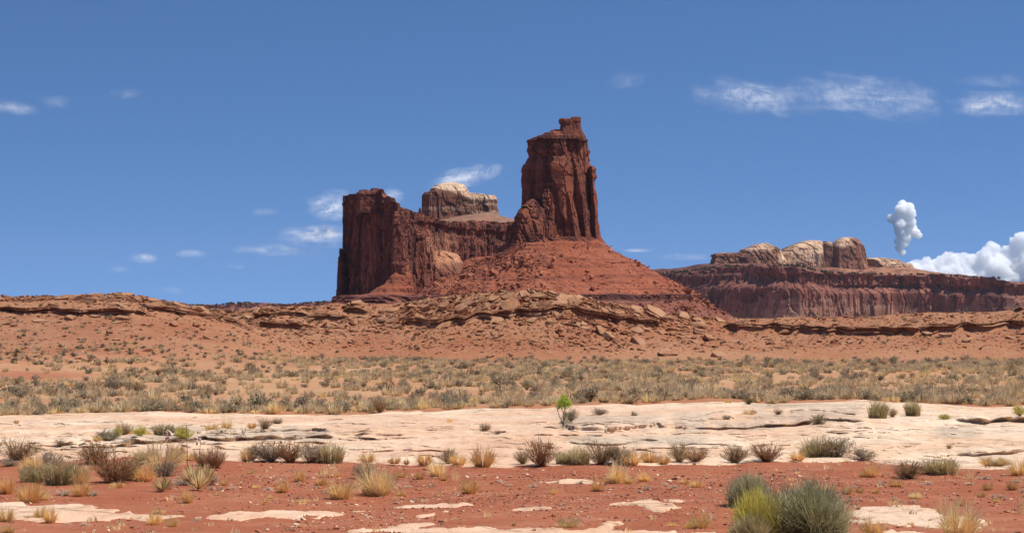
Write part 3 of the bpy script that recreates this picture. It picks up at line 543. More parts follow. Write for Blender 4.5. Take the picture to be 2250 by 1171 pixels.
# --- dome butte behind
DB = empty('dome_butte', ((1010-CX)*1500/F, 1500, 20)); bpy.context.view_layer.update()
tag(DB, 'small dome-topped butte with cream cap between the mesa and the tower', 'butte')
def dome_pale(X, Y, Z, px, row): return np.clip(0.95*sstep(420, 412, row+4*fbm(X*0.08, Z*0.15, seed=15, o=3)-np.clip(px-985, 0, 60)*0.42)+0.35*sstep(0.2, 0.5, vnoise(Z*0.35, X*0.01, seed=4))*sstep(1010, 1040, px)+0.25*sstep(452, 456, row)*sstep(466, 458, row)*sstep(1040, 1000, px), 0, 1)
child(loft('dome', M['dome'], DB, [(403, 978, 1006, 6), (405, 966, 1014, 13), (409, 956, 1019, 20), (416, 949, 1024, 24), (423, 945, 1028, 27), (425, 935, 1032, 29), (431, 930, 1034, 30), (450, 930, 1036, 32), (492, 929, 1040, 36)], 1500, BOX, 400, 200, 1.5, 7.0, 81, pale=dome_pale, cap=1.0, smooth=False), DB)
child(loft('shoulder', M['dome'], DB, [(426, 1020, 1042, 14), (428, 1018, 1060, 18), (430, 1018, 1064, 20), (432, 1016, 1086, 25), (437, 1010, 1091, 27), (452, 1000, 1090, 28), (460, 996, 1092, 30), (474, 980, 1094, 32), (495, 960, 1100, 36)], 1496, BOX, 400, 160, 2.0, 7.0, 82, pale=dome_pale), DB)
o = loft('talus_slope', M['dome'], DB, [(470, 1060, 1095, 30), (474, 1030, 1100, 40), (482, 985, 1122, 60), (492, 930, 1160, 80), (520, 850, 1240, 110)], 1480, ROUND, 300, 60, 1.2, 9.0, 83, mode='talus', pale=lambda X, Y, Z, px, row: X*0+0.15); child(o, DB)
child(loft('hoodoo', M['dome'], DB, [(457, 921, 925, 1.5), (462, 919, 927, 2), (470, 918, 929, 2.5), (482, 915, 932, 3)], 1230, ROUND, 60, 50, 0.4, 3.0, 84), DB)
# --- far right mesa
RB = empty('long_mesa', ((1850-CX)*3000/F, 3000, -20)); bpy.context.view_layer.update()
tag(RB, 'long distant mesa with purple red cliffs and pale domes along its top', 'mesa')
FR2 = [(1400, 3350, 603, 720), (1445, 3230, 601, 720), (1500, 3120, 598, 720), (1560, 3020, 590, 720), (1590, 2990, 586, 720), (1640, 2950, 586, 720), (1700, 2910, 584, 720), (1755, 2890, 585, 720), (1780, 2900, 592, 720), (1800, 2960, 597, 720), (1850, 3060, 602, 720), (1900, 3120, 603, 720), (1960, 3160, 604, 720),
       (2040, 3150, 604, 720), (2100, 3110, 608, 720), (2160, 3090, 611, 720), (2210, 3070, 613, 720), (2222, 3070, 617, 720), (2226, 3110, 626, 720), (2300, 3150, 628, 720), (2500, 3250, 634, 720), (2700, 3350, 640, 720)]
def far_pale(X, Y, Z, px, row):
    n = fbm(X*0.02, Z*0.05, seed=25, o=4); c_, e_ = cells(px*0.022, px*0, 77); hgt = 648+14*c_+18*np.clip(1-e_*2.5, 0, 1)
    return np.clip(0.30*sstep(1480, 1540, px)*sstep(hgt-2, hgt+3, row+4*n)*(0.6+0.4*n), 0, 1)
child(ridge('cliff_wall', M['far'], RB, FR2, 260, 1500, 240, 8.0, 34.0, 0.10, 91, pale=far_pale, flute=0.75, bench=0.8, talus=10, bedding=2.2), RB)
def cap_pale(X, Y, Z, px, row):
    n = fbm(X*0.02, Z*0.06, seed=35, o=3)
    a = sstep(1705, 1725, px)*sstep(1905, 1890, px)*(sstep(588, 572, row+8*n)*sstep(1812, 1806, px)+sstep(548, 535, row+5*n)*sstep(1815, 1825, px)*sstep(1880, 1860, px))
    b_ = sstep(556, 546, row+4*n)*sstep(1705, 1695, px)+sstep(583, 575, row+5*n-(px-1900)*0.1)*sstep(1900, 1910, px)
    return np.clip(1.0*(a+b_)*(0.6+0.6*sstep(-0.4, 0.4, n)), 0, 1)
for nm, lv, D0, fp, dp, sd in (
    ('rock_tier', [(556, 1580, 1640, 30), (560, 1567, 1715, 45), (576, 1564, 1722, 52), (590, 1556, 1730, 60), (603, 1545, 1740, 75)], 3250, BOX, 5.0, 101),
    ('rock_tier', [(535, 1670, 1684, 14), (540, 1650, 1698, 25), (548, 1632, 1712, 34), (566, 1620, 1722, 42), (595, 1610, 1735, 52)], 3230, BOX, 4.5, 102),
    ('pale_dome', [(529, 1770, 1800, 22), (532, 1757, 1806, 32), (538, 1742, 1812, 42), (546, 1722, 1814, 52), (560, 1706, 1815, 58), (603, 1700, 1818, 64)], 3290, BOX, 4.2, 103),
    ('rock_pillar', [(531, 1808, 1822, 12), (536, 1806, 1828, 18), (603, 1804, 1832, 26)], 3255, BOX, 2.0, 104),
    ('pale_dome', [(522, 1852, 1872, 16), (526, 1842, 1880, 28), (534, 1830, 1888, 38), (548, 1824, 1893, 46), (580, 1822, 1899, 52), (603, 1820, 1910, 58)], 3270, BOX, 3.4, 105),
    ('rock_tier', [(567, 1908, 1935, 20), (571, 1902, 1966, 34), (580, 1898, 1990, 44), (590, 1894, 2006, 50), (606, 1880, 2036, 66)], 3310, BOX, 5.0, 106),
    ('rock_tier', [(579, 1988, 2000, 10), (583, 1984, 2004, 18), (594, 1980, 2008, 26), (606, 1970, 2036, 40)], 3290, BOX, 3.0, 107),
    ('rock_tier', [(597, 2000, 2033, 16), (604, 1998, 2037, 24), (612, 1990, 2040, 30)], 3280, BOX, 2.5, 108)):
    child(loft(nm, M['capr'], RB, lv, D0, fp, 320, 120, dp, 14.0, sd, pale=cap_pale, flute=0.7 if 'dome' not in nm else 0.3), RB)
o = loft('talus_slope', M['capr'], RB, [(588, 1600, 2000, 40), (596, 1540, 2040, 60), (606, 1480, 2110, 75), (630, 1450, 2200, 85)], 3265, ROUND, 500, 60, 3.0, 20.0, 109, mode='talus'); child(o, RB)
# --- low far mesa on the left horizon
LB = empty('low_mesa', ((560-CX)*2600/F, 2600, -8)); bpy.context.view_layer.update()
tag(LB, 'low far-off red mesa on the skyline left of the dark cliff-walled mesa', 'mesa')
FR3 = [(300, 2900, 672, 705), (400, 2800, 671, 705), (455, 2700, 672, 705), (470, 2640, 672, 705), (500, 2600, 667, 705), (540, 2590, 666, 705), (580, 2600, 669, 705), (620, 2640, 671, 705), (700, 2800, 664, 705), (760, 2850, 662, 705), (800, 2900, 662, 705)]
child(ridge('cliff_wall', M['far'], LB, FR3, 300, 500, 60, 5.0, 16.0, 0.3, 111, bench=0.5), LB)
# ------------------------------------------------------------------ plants
def strips(P, Wd, seed=0, tone=None):
    """P (n,k,3) poly-lines, Wd (n,k) widths -> verts, quads, tone per vertex"""
    r = np.random.default_rng(seed); n, k = Wd.shape; a = r.uniform(0, 2*PI, n)
    side = np.stack([np.cos(a), np.sin(a), r.uniform(-0.3, 0.3, n)], -1)[:, None, :]*Wd[..., None]*0.5
    V = np.stack([P-side, P+side], 2).reshape(-1, 3); b = (np.arange(n)[:, None]*k+np.arange(k-1)[None]).ravel()*2
    Fq = np.stack([b, b+1, b+3, b+2], 1); tone = r.uniform(0, 1, n) if tone is None else tone
    return V, Fq, np.repeat(tone, k*2)
def join(parts):
    V, Fq, T = [], [], []; o = 0
    for v, f, t in parts: V.append(v); Fq.append(f+o); T.append(t); o += len(v)
    return np.concatenate(V), np.concatenate(Fq), np.concatenate(T)
def g_tuft(seed, n=420, lean=1.58, w=0.016, wild=0.12, base=0.2):
    r = np.random.default_rng(seed); a = r.uniform(0, 2*PI, n); t = lean*r.uniform(0, 1, n)**0.6; k = r.uniform(0.6, 1.05, n)*np.where(r.uniform(0, 1, n) < wild, 1.18, 1)
    br = base*np.sqrt(r.uniform(0, 1, n)); b = np.stack([br*np.cos(a), br*np.sin(a), 0*a], -1)
    tip = np.stack([0.52*np.sin(t)*k*np.cos(a), 0.52*np.sin(t)*k*np.sin(a), np.cos(t*0.92)*k], -1)+r.normal(0, 0.035, (n, 3)); tip[:, :2] += r.normal(0, 0.05, 2); tip[:, 2] *= 1+0.22*vnoise(np.cos(a)*1.5+seed, np.sin(a)*1.5, seed=seed)
    s = np.linspace(0, 1, 4)[None, :, None]; P = b[:, None]*(1-s)+tip[:, None]*s
    P[..., 2] += 0.16*np.sin(s[..., 0]*PI)*np.sin(t)[:, None]; Wd = w*np.array([1, 0.9, 0.7, 0.25])[None]*r.uniform(0.6, 1.2, (n, 1))
    return strips(P, Wd, seed)
def g_bush(seed, stems=60, twigs=9, leaves=3, lw=0.014, ll=0.05, ball=0.5, tw=0.008, up=0.0, rag=0.08):
    r = np.random.default_rng(seed); d = r.normal(0, 1, (stems, 3)); d /= np.linalg.norm(d, axis=1)[:, None]; d[:, 2] = np.where(d[:, 2] < -0.35, -d[:, 2], d[:, 2])
    sh = 1+0.30*vnoise(d[:, 0]*1.6+seed, d[:, 1]*1.6, d[:, 2]*1.6, seed=seed)
    tip = np.stack([d[:, 0]*0.5, d[:, 1]*0.5, ball+d[:, 2]*(1-ball)], -1)*sh[:, None]*r.uniform(0.82, 1.05, (stems, 1)); tip[:, 2] = np.maximum(tip[:, 2], 0.05)
    bs = r.normal(0, 0.035, (stems, 3)); bs[:, 2] = 0; s = np.linspace(0, 1, 4)[None, :, None]
    P = bs[:, None]*(1-s)+tip[:, None]*s; P[..., :2] += 0.03*r.normal(0, 1, (stems, 4, 2))*s*(1-s)*3; P[..., 2] -= 0.06*np.sin(s[..., 0]*PI)
    out = [strips(P, np.array([0.03, 0.02, 0.012, 0.006])[None]*np.ones((stems, 1)), seed, r.uniform(0, 0.5, stems))]
    n = stems*twigs; i = np.repeat(np.arange(stems), twigs); t = r.uniform(0.25, 0.95, n)[:, None]; st = bs[i]*(1-t)+tip[i]*t
    dirn = tip[i]-bs[i]; dirn /= np.linalg.norm(dirn, axis=1)[:, None]+1e-6; dv = dirn*0.7+r.normal(0, 0.55, (n, 3)); dv[:, 2] += up; dv /= np.linalg.norm(dv, axis=1)[:, None]
    L_ = r.uniform(0.5, 1.0, (n, 1))*(0.14+rag); en = st+dv*L_; en[:, 2] = np.maximum(en[:, 2], 0.02)
    s = np.linspace(0, 1, 3)[None, :, None]; out.append(strips(st[:, None]*(1-s)+en[:, None]*s, tw*np.array([1.2, 0.9, 0.5])[None]*np.ones((n, 1)), seed+1))
    if leaves:
        m = n*leaves; j = np.repeat(np.arange(n), leaves); t = r.uniform(0.3, 1.05, (m, 1)); st2 = st[j]*(1-t)+en[j]*t; dv2 = dv[j]*0.5+r.normal(0, 0.6, (m, 3)); dv2[:, 2] += 0.2+up
        dv2 /= np.linalg.norm(dv2, axis=1)[:, None]; en2 = st2+dv2*ll*r.uniform(0.6, 1.3, (m, 1)); en2[:, 2] = np.maximum(en2[:, 2], 0.01)
        out.append(strips(np.stack([st2, en2], 1), lw*np.array([1, 0.5])[None]*np.ones((m, 1)), seed+2))
    return join(out)
def g_yucca(seed, n=110):
    r = np.random.default_rng(seed); a = r.uniform(0, 2*PI, n); t = 1.45*r.uniform(0, 1, n)**0.7; k = r.uniform(0.8, 1.05, n)
    d = np.stack([0.52*np.sin(t)*np.cos(a), 0.52*np.sin(t)*np.sin(a), np.cos(t)*0.95+0.05], -1)*k[:, None]; s = np.linspace(0.05, 1, 3)[None, :, None]
    P = d[:, None]*s; P[..., 2] += 0.05; return strips(P, np.array([0.04, 0.045, 0.006])[None]*np.ones((n, 1)), seed, np.clip(np.where(t < 0.5, r.uniform(0.6, 1, n), r.uniform(0, 0.85, n)), 0, 1))
GEN = {
 'straw': (lambda s: g_tuft(s, 520), 'straw', 5), 'orange': (lambda s: g_tuft(s, 520, 1.55, 0.017, 0.08), 'orange', 5), 'pale': (lambda s: g_tuft(s, 560, 1.5, 0.015, 0.18), 'pale', 4),
 'wisp': (lambda s: g_tuft(s, 70, 0.9, 0.012, 0.5, 0.3), 'pale', 3),
 'brown': (lambda s: g_bush(s, 80, 12, 2, 0.011, 0.04, 0.52, 0.008, 0.1), 'brown', 5), 'redbrown': (lambda s: g_bush(s, 90, 13, 1, 0.010, 0.04, 0.55, 0.009, 0.25), 'redbrown', 4),
 'sage': (lambda s: g_bush(s, 70, 9, 5, 0.02, 0.06, 0.42, 0.008, 0.3), 'sage', 5), 'greybr': (lambda s: g_bush(s, 70, 9, 4, 0.018, 0.055, 0.45, 0.009, 0.2), 'greybr', 5),
 'greygrass': (lambda s: join([g_tuft(s, 620, 1.0, 0.014, 0.2, 0.3), g_bush(s, 40, 8, 2, 0.012, 0.06, 0.45, 0.008, 0.5)]), 'greygrass', 4),
 'cushion': (lambda s: g_bush(s, 22, 5, 4, 0.05, 0.12, 0.2, 0.02, 0.0), 'cushion', 3),
 'yucca': (lambda s: g_yucca(s), 'yucca', 3), 'green': (lambda s: g_bush(s, 60, 9, 4, 0.02, 0.07, 0.45, 0.008, 0.4), 'yellowgreen', 2),
 'sprig': (lambda s: g_bush(s, 10, 7, 3, 0.05, 0.07, 0.55, 0.02, 0.5, 0.05), 'greybr', 2),
 # lighter versions for plants many metres away
 'farsage': (lambda s: g_bush(s, 26, 6, 4, 0.055, 0.10, 0.40, 0.016, 0.3), 'sage', 5), 'fargrey': (lambda s: g_bush(s, 26, 6, 4, 0.05, 0.10, 0.42, 0.02, 0.2), 'greybr', 5),
 'farstraw': (lambda s: g_tuft(s, 150, 1.45, 0.04, 0.1, 0.3), 'farpale', 4), 'fardark': (lambda s: g_bush(s, 24, 6, 3, 0.045, 0.09, 0.45, 0.025, 0.2), 'brown', 3)}
RAW = {}; PROTO = {}
NAMES = {'straw': 'bunchgrass', 'orange': 'bunchgrass', 'pale': 'bunchgrass', 'wisp': 'grass_wisp', 'brown': 'desert_shrub', 'redbrown': 'desert_shrub', 'sage': 'sagebrush', 'greybr': 'sagebrush', 'greygrass': 'stem_shrub', 'cushion': 'cushion_plant',
         'yucca': 'yucca', 'green': 'green_shrub', 'sprig': 'twiggy_sprig', 'farsage': 'sagebrush', 'fargrey': 'sagebrush', 'farstraw': 'bunchgrass', 'fardark': 'desert_shrub'}
CATS = {'bunchgrass': 'grass tuft', 'grass_wisp': 'grass tuft', 'desert_shrub': 'shrub', 'sagebrush': 'sagebrush', 'stem_shrub': 'shrub', 'cushion_plant': 'cushion plant', 'yucca': 'yucca', 'green_shrub': 'shrub', 'twiggy_sprig': 'sprig'}
for k, (gen, mt, nv) in GEN.items():
    RAW[k] = [gen(1000+37*i+len(k)) for i in range(nv)]
    PROTO[k] = [mesh(NAMES[k], v, f, M[mt], False, dict(tone=('POINT', t))) for v, f, t in RAW[k]]
prnd = random.Random(3)
def plant(kind, px, row, w, h, label, group=None, at=None, mpp=None, name=None):
    if at is None: at, mpp = hit(px, row)
    sc_ = 1.38 if mpp != 1.0 else 1.0; o = bpy.data.objects.new(name or NAMES[kind], prnd.choice(PROTO[kind])); ws, hs = w*mpp*sc_, h*mpp*(1+(sc_-1)*0.45)
    o.location = (at[0], at[1]+ws*0.15, at[2]-0.02*hs-0.005); dep = min(ws, 1.4*hs+0.2) if ws > 1.3*hs else ws
    o.scale = (ws, dep*prnd.uniform(0.85, 1.05), hs*1.02); o.rotation_euler = (0, 0, prnd.uniform(-0.35, 0.35)+prnd.choice((0, PI)))
    link(o); tag(o, label, CATS.get(o.name.split('.')[0], 'plant'), group); return o
PL = [
 # on the slickrock, left
 ('sage', 235, 969, 46, 22, 'low grey-green brush leading the row of plants on the left slickrock'),
 ('brown', 271, 957, 34, 27, 'rounded brown bush with olive side in the row on left slickrock'),
 ('green', 258, 959, 18, 20, 'small yellow-green sprout at the left side of the rounded brown bush'),
 ('green', 307, 957, 27, 20, 'bright yellow-green clump between two larger bushes on left slickrock'),
 ('straw', 288, 956, 14, 10, 'tiny straw tuft left of the yellow-green clump on slickrock'), ('straw', 325, 957, 16, 10, 'tiny straw tuft right of the yellow-green clump on slickrock'),
 ('straw', 213, 969, 22, 10, 'flat tan tuft at the left end of the slickrock plant row'),
 ('greygrass', 358, 958, 50, 26, 'wide grey-green grassy shrub behind the tall seed stalks on slickrock'),
 ('green', 402, 967, 36, 22, 'olive green clump at the right end of the slickrock plant row'), ('brown', 398, 958, 32, 22, 'dark scraggly bush right behind the olive green clump'),
 ('straw', 463, 945, 34, 13, 'low tan tuft on slickrock left of a taller tan tuft'), ('wisp', 497, 943, 30, 26, 'tall airy tan grass on the left slickrock'), ('straw', 497, 943, 22, 14, 'short tan grass at the foot of the tall airy grass'),
 ('orange', 553, 944, 22, 12, 'small tan tuft left of the dark brown bush on slickrock'), ('brown', 580, 947, 28, 24, 'compact dark brown bush alone on the left slickrock hump'),
 ('greybr', 609, 932, 20, 13, 'small grey bush right behind the compact dark brown bush'),
 ('sprig', 535, 961, 11, 19, 'thin grey leafy sprig above the long dark ledge'), ('sprig', 477, 963, 12, 10, 'tiny grey sprig left of the leafy sprig by the ledge'),
 ('brown', 132, 981, 20, 15, 'small brown twiggy bush on bare slickrock at far left'), ('orange', 35, 930, 13, 8, 'tiny orange tuft beside the crack at the left edge'),
 # soil edge, left
 ('brown', 35, 1012, 80, 44, 'tall olive-brown shrub at the left edge on the slickrock border'), ('straw', 72, 1034, 54, 36, 'golden straw clump in front of the olive-brown shrub at left edge'),
 ('greybr', 108, 1024, 50, 28, 'faint grey-brown bush right of the golden straw clump'), ('greybr', 20, 1025, 34, 14, 'low dead bush under the olive-brown shrub at left edge'),
 ('redbrown', 208, 1021, 68, 44, 'dark brown spreading bush against the slickrock, upper of two'), ('redbrown', 246, 1062, 84, 62, 'largest dark brown bush leaning over the red soil at left'),
 ('orange', 196, 1020, 24, 9, 'small orange tuft at the foot of the upper dark brown bush'),
 ('greygrass', 285, 1056, 44, 46, 'grey-green stemmy shrub merging with the right side of the largest dark brown bush'),
 ('orange', 316, 1058, 50, 36, 'rusty straw mound with dark base right of the largest brown bush'), ('pale', 352, 1034, 84, 56, 'tall pale golden grass behind the rusty straw mound'),
 ('orange', 392, 1002, 34, 24, 'orange grass sticking up behind the tall pale golden grass'), ('greybr', 362, 1047, 54, 30, 'dark grey bush below the tall pale golden grass'),
 ('greygrass', 318, 1020, 50, 30, 'green tinged grass between the brown bushes and golden grass'),
 ('orange', 257, 1072, 34, 14, 'orange tuft right under the largest dark brown bush'), ('pale', 244, 1075, 14, 7, 'tiny pale tuft under the largest dark brown bush'),
 ('redbrown', 445, 1024, 38, 32, 'left and smaller of two touching red-brown bushes by the slickrock'), ('redbrown', 471, 1030, 44, 42, 'right and rounder of two touching red-brown bushes by the slickrock'),
 ('straw', 412, 1012, 40, 22, 'dull tan grass left of the two touching red-brown bushes'),
 ('orange', 12, 1086, 44, 38, 'orange straw clump cut by the left edge'), ('greygrass', 70, 1060, 70, 40, 'left part of the wide grey-green stem thicket at left'), ('greygrass', 130, 1066, 86, 52, 'right part of the wide grey-green stem thicket at left'),
 ('pale', 170, 1064, 50, 42, 'pale grass fringe at the right end of the grey-green thicket'),
 ('orange', 62, 1105, 64, 44, 'big orange straw clump with a black base at lower left'), ('pale', 92, 1099, 40, 22, 'pale low grass right of the big orange straw clump'), ('orange', 176, 1091, 48, 32, 'dense orange-tan tuft below the grey-green thicket'),
 ('cushion', 140, 1090, 34, 12, 'grey dead twigs left of the dense orange-tan tuft'), ('cushion', 205, 1090, 24, 10, 'grey dead twigs right of the dense orange-tan tuft'),
 ('straw', 412, 1106, 30, 28, 'lone straw tuft in front of the yuccas'), ('orange', 493, 1066, 20, 14, 'small orange tuft right of the yuccas'), ('cushion', 463, 1066, 34, 20, 'tangle of grey dead twigs touching the right yucca'),
 ('cushion', 395, 1066, 36, 18, 'dark dead litter between the two yuccas'),
 ('straw', 550, 1040, 20, 9, 'sparse tiny straw wisp right of the round red-brown bush'),
 ('orange', 658, 1060, 28, 26, 'upright orange tuft on open red soil left of centre'), ('orange', 703, 1067, 26, 18, 'low orange tuft right of the upright orange tuft'),
 ('wisp', 722, 1047, 42, 22, 'airy pale wisp above the row of tufts left of centre'), ('straw', 742, 1046, 20, 10, 'little tan tuft beside the airy pale wisp'), ('orange', 621, 1083, 30, 26, 'orange tuft lowest of the small tufts left of centre'),
 ('straw', 563, 1073, 18, 9, 'tiny flat tuft left of the lowest orange tuft'), ('orange', 478, 1089, 14, 7, 'tiny dome-like tuft alone on red soil below the yuccas'),
 ('straw', 580, 1104, 24, 9, 'low flat tuft above the long bedrock patch'), ('straw', 595, 1095, 16, 8, 'flat straw scrap behind the low flat tuft'), ('pale', 665, 1103, 30, 9, 'flat pale tuft right of the low flat tufts'),
 ('straw', 337, 1153, 36, 28, 'brownish tuft standing right of the left bedrock patch'), ('straw', 377, 1157, 30, 20, 'fainter brownish tuft right of its taller neighbour'), ('straw', 347, 1127, 30, 8, 'flat tan grass scrap above the two brownish tufts'),
 ('straw', 87, 1141, 32, 30, 'left half of the twin straw tufts on the bedrock patch'), ('straw', 109, 1149, 32, 34, 'right half of the twin straw tufts on the bedrock patch'), ('straw', 12, 1147, 40, 28, 'straw tuft on the bedrock patch at the left edge'),
 ('straw', 17, 1172, 32, 20, 'pale tuft in the bottom left corner'),
 # brown hedge along the slickrock, left of centre
 ('redbrown', 551, 1012, 36, 30, 'dark leftmost bush of the long brown thicket by the slickrock'), ('greybr', 592, 1015, 66, 42, 'tall grey-brown bush near the left end of the long thicket'), ('redbrown', 636, 1017, 54, 44, 'dark brown bush in the middle of the long thicket'),
 ('greybr', 684, 1017, 54, 42, 'grey-brown bush right of the middle of the long thicket'), ('greygrass', 725, 1018, 66, 40, 'tan stemmy bush ending the long thicket on the right'), ('straw', 542, 1014, 30, 26, 'tan grass before the left end of the long thicket'),
 # centre soil edge
 ('straw', 807, 1018, 38, 20, 'tan tuft right of the long brown thicket'), ('orange', 866, 1020, 30, 14, 'low orange tuft on the border left of the dark twiggy bush'), ('orange', 893, 1020, 14, 12, 'very small orange tuft on the soil border'),
 ('orange', 933, 1020, 38, 23, 'dense orange tuft on the border left of the dark upright bush'), ('brown', 985, 1018, 42, 34, 'dark upright bush on the border left of the round orange bush'), ('straw', 1007, 1021, 44, 24, 'tan tuft hugging the dark upright bush'),
 ('orange', 1060, 1025, 58, 42, 'round orange-brown bush on the soil border at centre'), ('brown', 1149, 1020, 34, 30, 'small dark bush left of the tall red-brown bush at centre'), ('redbrown', 1191, 1026, 62, 52, 'tall twiggy red-brown bush on the border right of centre'),
 ('greygrass', 1243, 1020, 52, 26, 'pale grey-green grass right of the tall twiggy bush'), ('greygrass', 1274, 1021, 48, 36, 'grey-green stem bush left of the dark peak bush'), ('brown', 1322, 1020, 60, 48, 'dark peak bush in the middle of the right thicket'),
 ('sage', 1360, 1020, 44, 36, 'grey-green bush right of the dark peak bush'), ('straw', 1386, 1021, 52, 30, 'rusty tan grass right of the grey-green bush'), ('orange', 1428, 1018, 40, 28, 'orange grass before the small dark bush in the right thicket'),
 ('brown', 1442, 1017, 32, 14, 'small flat dark bush inside the orange grass'),
 ('brown', 1493, 1014, 44, 40, 'dark brown bush, left of two joined at the border'), ('redbrown', 1529, 1016, 50, 28, 'low wide brown bush joined to the right of a taller dark one'), ('orange', 1459, 1019, 30, 20, 'rusty tuft left of the two joined brown bushes'),
 ('brown', 1617, 1017, 60, 40, 'dark green-brown bush, left of a matching pair on the slickrock edge'), ('redbrown', 1686, 1014, 60, 37, 'grey-brown bush, right of a matching pair on the slickrock edge'),
 ('straw', 1754, 1012, 36, 20, 'rusty tuft at the left foot of the big tan shrub'), ('straw', 1772, 1004, 36, 24, 'tan grass on the left flank of the big tan shrub'),
 ('greygrass', 1805, 1004, 80, 40, 'big tan-brown stem shrub on the slickrock edge, left dome'), ('greybr', 1842, 1004, 62, 38, 'big brown stem shrub on the slickrock edge, right dome'), ('greybr', 1897, 1007, 54, 18, 'low grey shrub trailing right of the big brown shrub'),
 # on slickrock, centre and right
 ('straw', 988, 927, 16, 7, 'tiny tan tuft on bare slickrock near the centre'), ('brown', 1066, 949, 26, 19, 'dark spiky tuft in a slickrock crack near the centre'), ('greybr', 1095, 953, 12, 7, 'tiny grey tuft right of the dark spiky tuft'),
 ('greybr', 1319, 912, 32, 14, 'flat grey-brown bush behind the grey rock hump'), ('greybr', 1393, 914, 14, 9, 'little dark bush right of the flat grey-brown one'), ('greybr', 1596, 922, 16, 10, 'small grey bush on the slickrock right of the hump'),
 ('brown', 1710, 911, 17, 11, 'small dark bush on top of the pale dome'), ('sprig', 1741, 908, 7, 9, 'tiny sprig on the pale dome'), ('sage', 1799, 932, 30, 18, 'grey-green bush at the foot of the pale dome'),
 ('greybr', 1846, 927, 11, 9, 'tiny bush right of the grey-green one under the dome'), ('greygrass', 1930, 920, 46, 38, 'tall grey-green shrub with yellow base at the right slickrock rim'), ('brown', 1962, 916, 22, 20, 'brownish bush touching the tall grey-green rim shrub'),
 ('greygrass', 2008, 913, 38, 32, 'second tall grey-green shrub on the right slickrock rim'), ('green', 2078, 921, 26, 10, 'low yellowish bush under the right rim'), ('green', 2243, 926, 26, 22, 'yellow-green bush at the right edge by the dark undercut'),
 ('brown', 2086, 985, 13, 9, 'tiny dark bush alone on the right slickrock'), ('brown', 1645, 888, 26, 17, 'dark bush on the skyline of the shelf right of the tree'), ('straw', 1601, 885, 20, 8, 'yellow tuft on the shelf skyline'),
 ('greybr', 1659, 908, 8, 6, 'tiny sprig in a groove left of the pale dome'), ('straw', 1648, 912, 30, 12, 'tan grass filling the groove left of the pale dome'), ('orange', 1345, 950, 14, 8, 'tiny orange grass at the foot of the grey hump'),
 # right soil
 ('brown', 1999, 1053, 64, 39, 'dark brown dome bush on red soil, left of two at right'), ('greybr', 2045, 1042, 40, 20, 'low dark bush between the dome bush and tan shrub'), ('greygrass', 2072, 1043, 76, 36, 'tan-grey stem shrub right of the dark dome bush'),
 ('orange', 1916, 1049, 40, 26, 'bright orange tuft alone on soil left of the dark dome bush'), ('orange', 1898, 1048, 20, 13, 'small orange tuft stuck to the bright orange one'), ('orange', 1971, 1069, 36, 15, 'flat orange tuft below the dark dome bush'),
 ('wisp', 2134, 1054, 26, 24, 'sparse pale wisp right of the tan-grey shrub'), ('straw', 2186, 1024, 70, 20, 'long tan grass on the slickrock edge at right'), ('greybr', 2200, 1024, 44, 12, 'dark low bush in the long tan grass at right'),
 ('straw', 2240, 1045, 44, 32, 'tan grass at the right edge above the grey twigs'), ('orange', 2172, 1077, 28, 18, 'orange tuft, left of two near the right edge'), ('orange', 2226, 1077, 28, 22, 'orange tuft, right of two near the right edge'),
 ('orange', 2156, 1093, 24, 12, 'small orange tuft below the left one near the right edge'), ('straw', 2190, 1104, 18, 11, 'tiny tan tuft beside a pale stone near right edge'), ('pale', 2015, 1096, 34, 14, 'flat pale tuft below the dark dome bush'),
 ('orange', 1861, 1087, 26, 20, 'orange-brown tuft behind the big green shrub, lower one'), ('orange', 1826, 1080, 32, 16, 'low orange tuft right behind the big green shrub'), ('orange', 1788, 1067, 18, 14, 'tiny orange tuft above the big green shrub'),
 ('orange', 1926, 1083, 20, 11, 'small brown tuft on the red soil at right'), ('orange', 1890, 1083, 22, 12, 'small faint tuft right of the orange-brown tuft'), ('wisp', 2246, 1130, 22, 42, 'tall pale wisp cut by the right edge'),
 ('orange', 1505, 1064, 26, 13, 'small orange tuft, left of a pair above the bedrock patch'), ('orange', 1532, 1071, 30, 17, 'small orange tuft, right of a pair above the bedrock patch'), ('wisp', 1553, 1049, 16, 20, 'few thin straws left of the big green shrub'),
 ('straw', 1536, 1161, 58, 30, 'straw clump at the bottom left of the big green shrub'), ('straw', 1478, 1157, 26, 9, 'tiny flat tuft left of the straw clump at the bottom'), ('straw', 1508, 1160, 20, 10, 'tiny tuft touching the straw clump at the bottom'),
 ('pale', 2110, 1182, 96, 76, 'big pale straw tuft at the bottom right'), ('straw', 1924, 1180, 48, 40, 'straw tuft between the big green shrub and the big pale tuft'), ('straw', 2001, 1156, 18, 9, 'little tuft on the right bedrock patch'),
 ('orange', 2112, 1112, 30, 14, 'orange tuft behind the big pale straw tuft'), ('wisp', 2074, 1130, 24, 40, 'few tall straws left of the big pale straw tuft'),
 # centre soil
 ('pale', 826, 1091, 94, 66, 'largest straw tuft, left of centre on open soil'), ('straw', 747, 1097, 62, 40, 'second straw tuft left of the largest one'), ('greybr', 800, 1052, 44, 30, 'grey dry grass behind the largest straw tuft'), ('straw', 806, 1045, 40, 34, 'tan grass above the largest straw tuft'),
 ('orange', 711, 1066, 22, 16, 'small orange tuft left of the second straw tuft'), ('orange', 878, 1049, 34, 13, 'flat orange grass behind the largest straw tuft'), ('straw', 880, 1090, 20, 14, 'small tuft at the right foot of the largest straw tuft'),
 ('orange', 922, 1053, 26, 18, 'orange tuft right of the largest straw tuft'), ('pale', 959, 1047, 40, 34, 'pale upright tuft above centre'), ('orange', 976, 1056, 18, 14, 'small orange tuft at the foot of the pale upright tuft'),
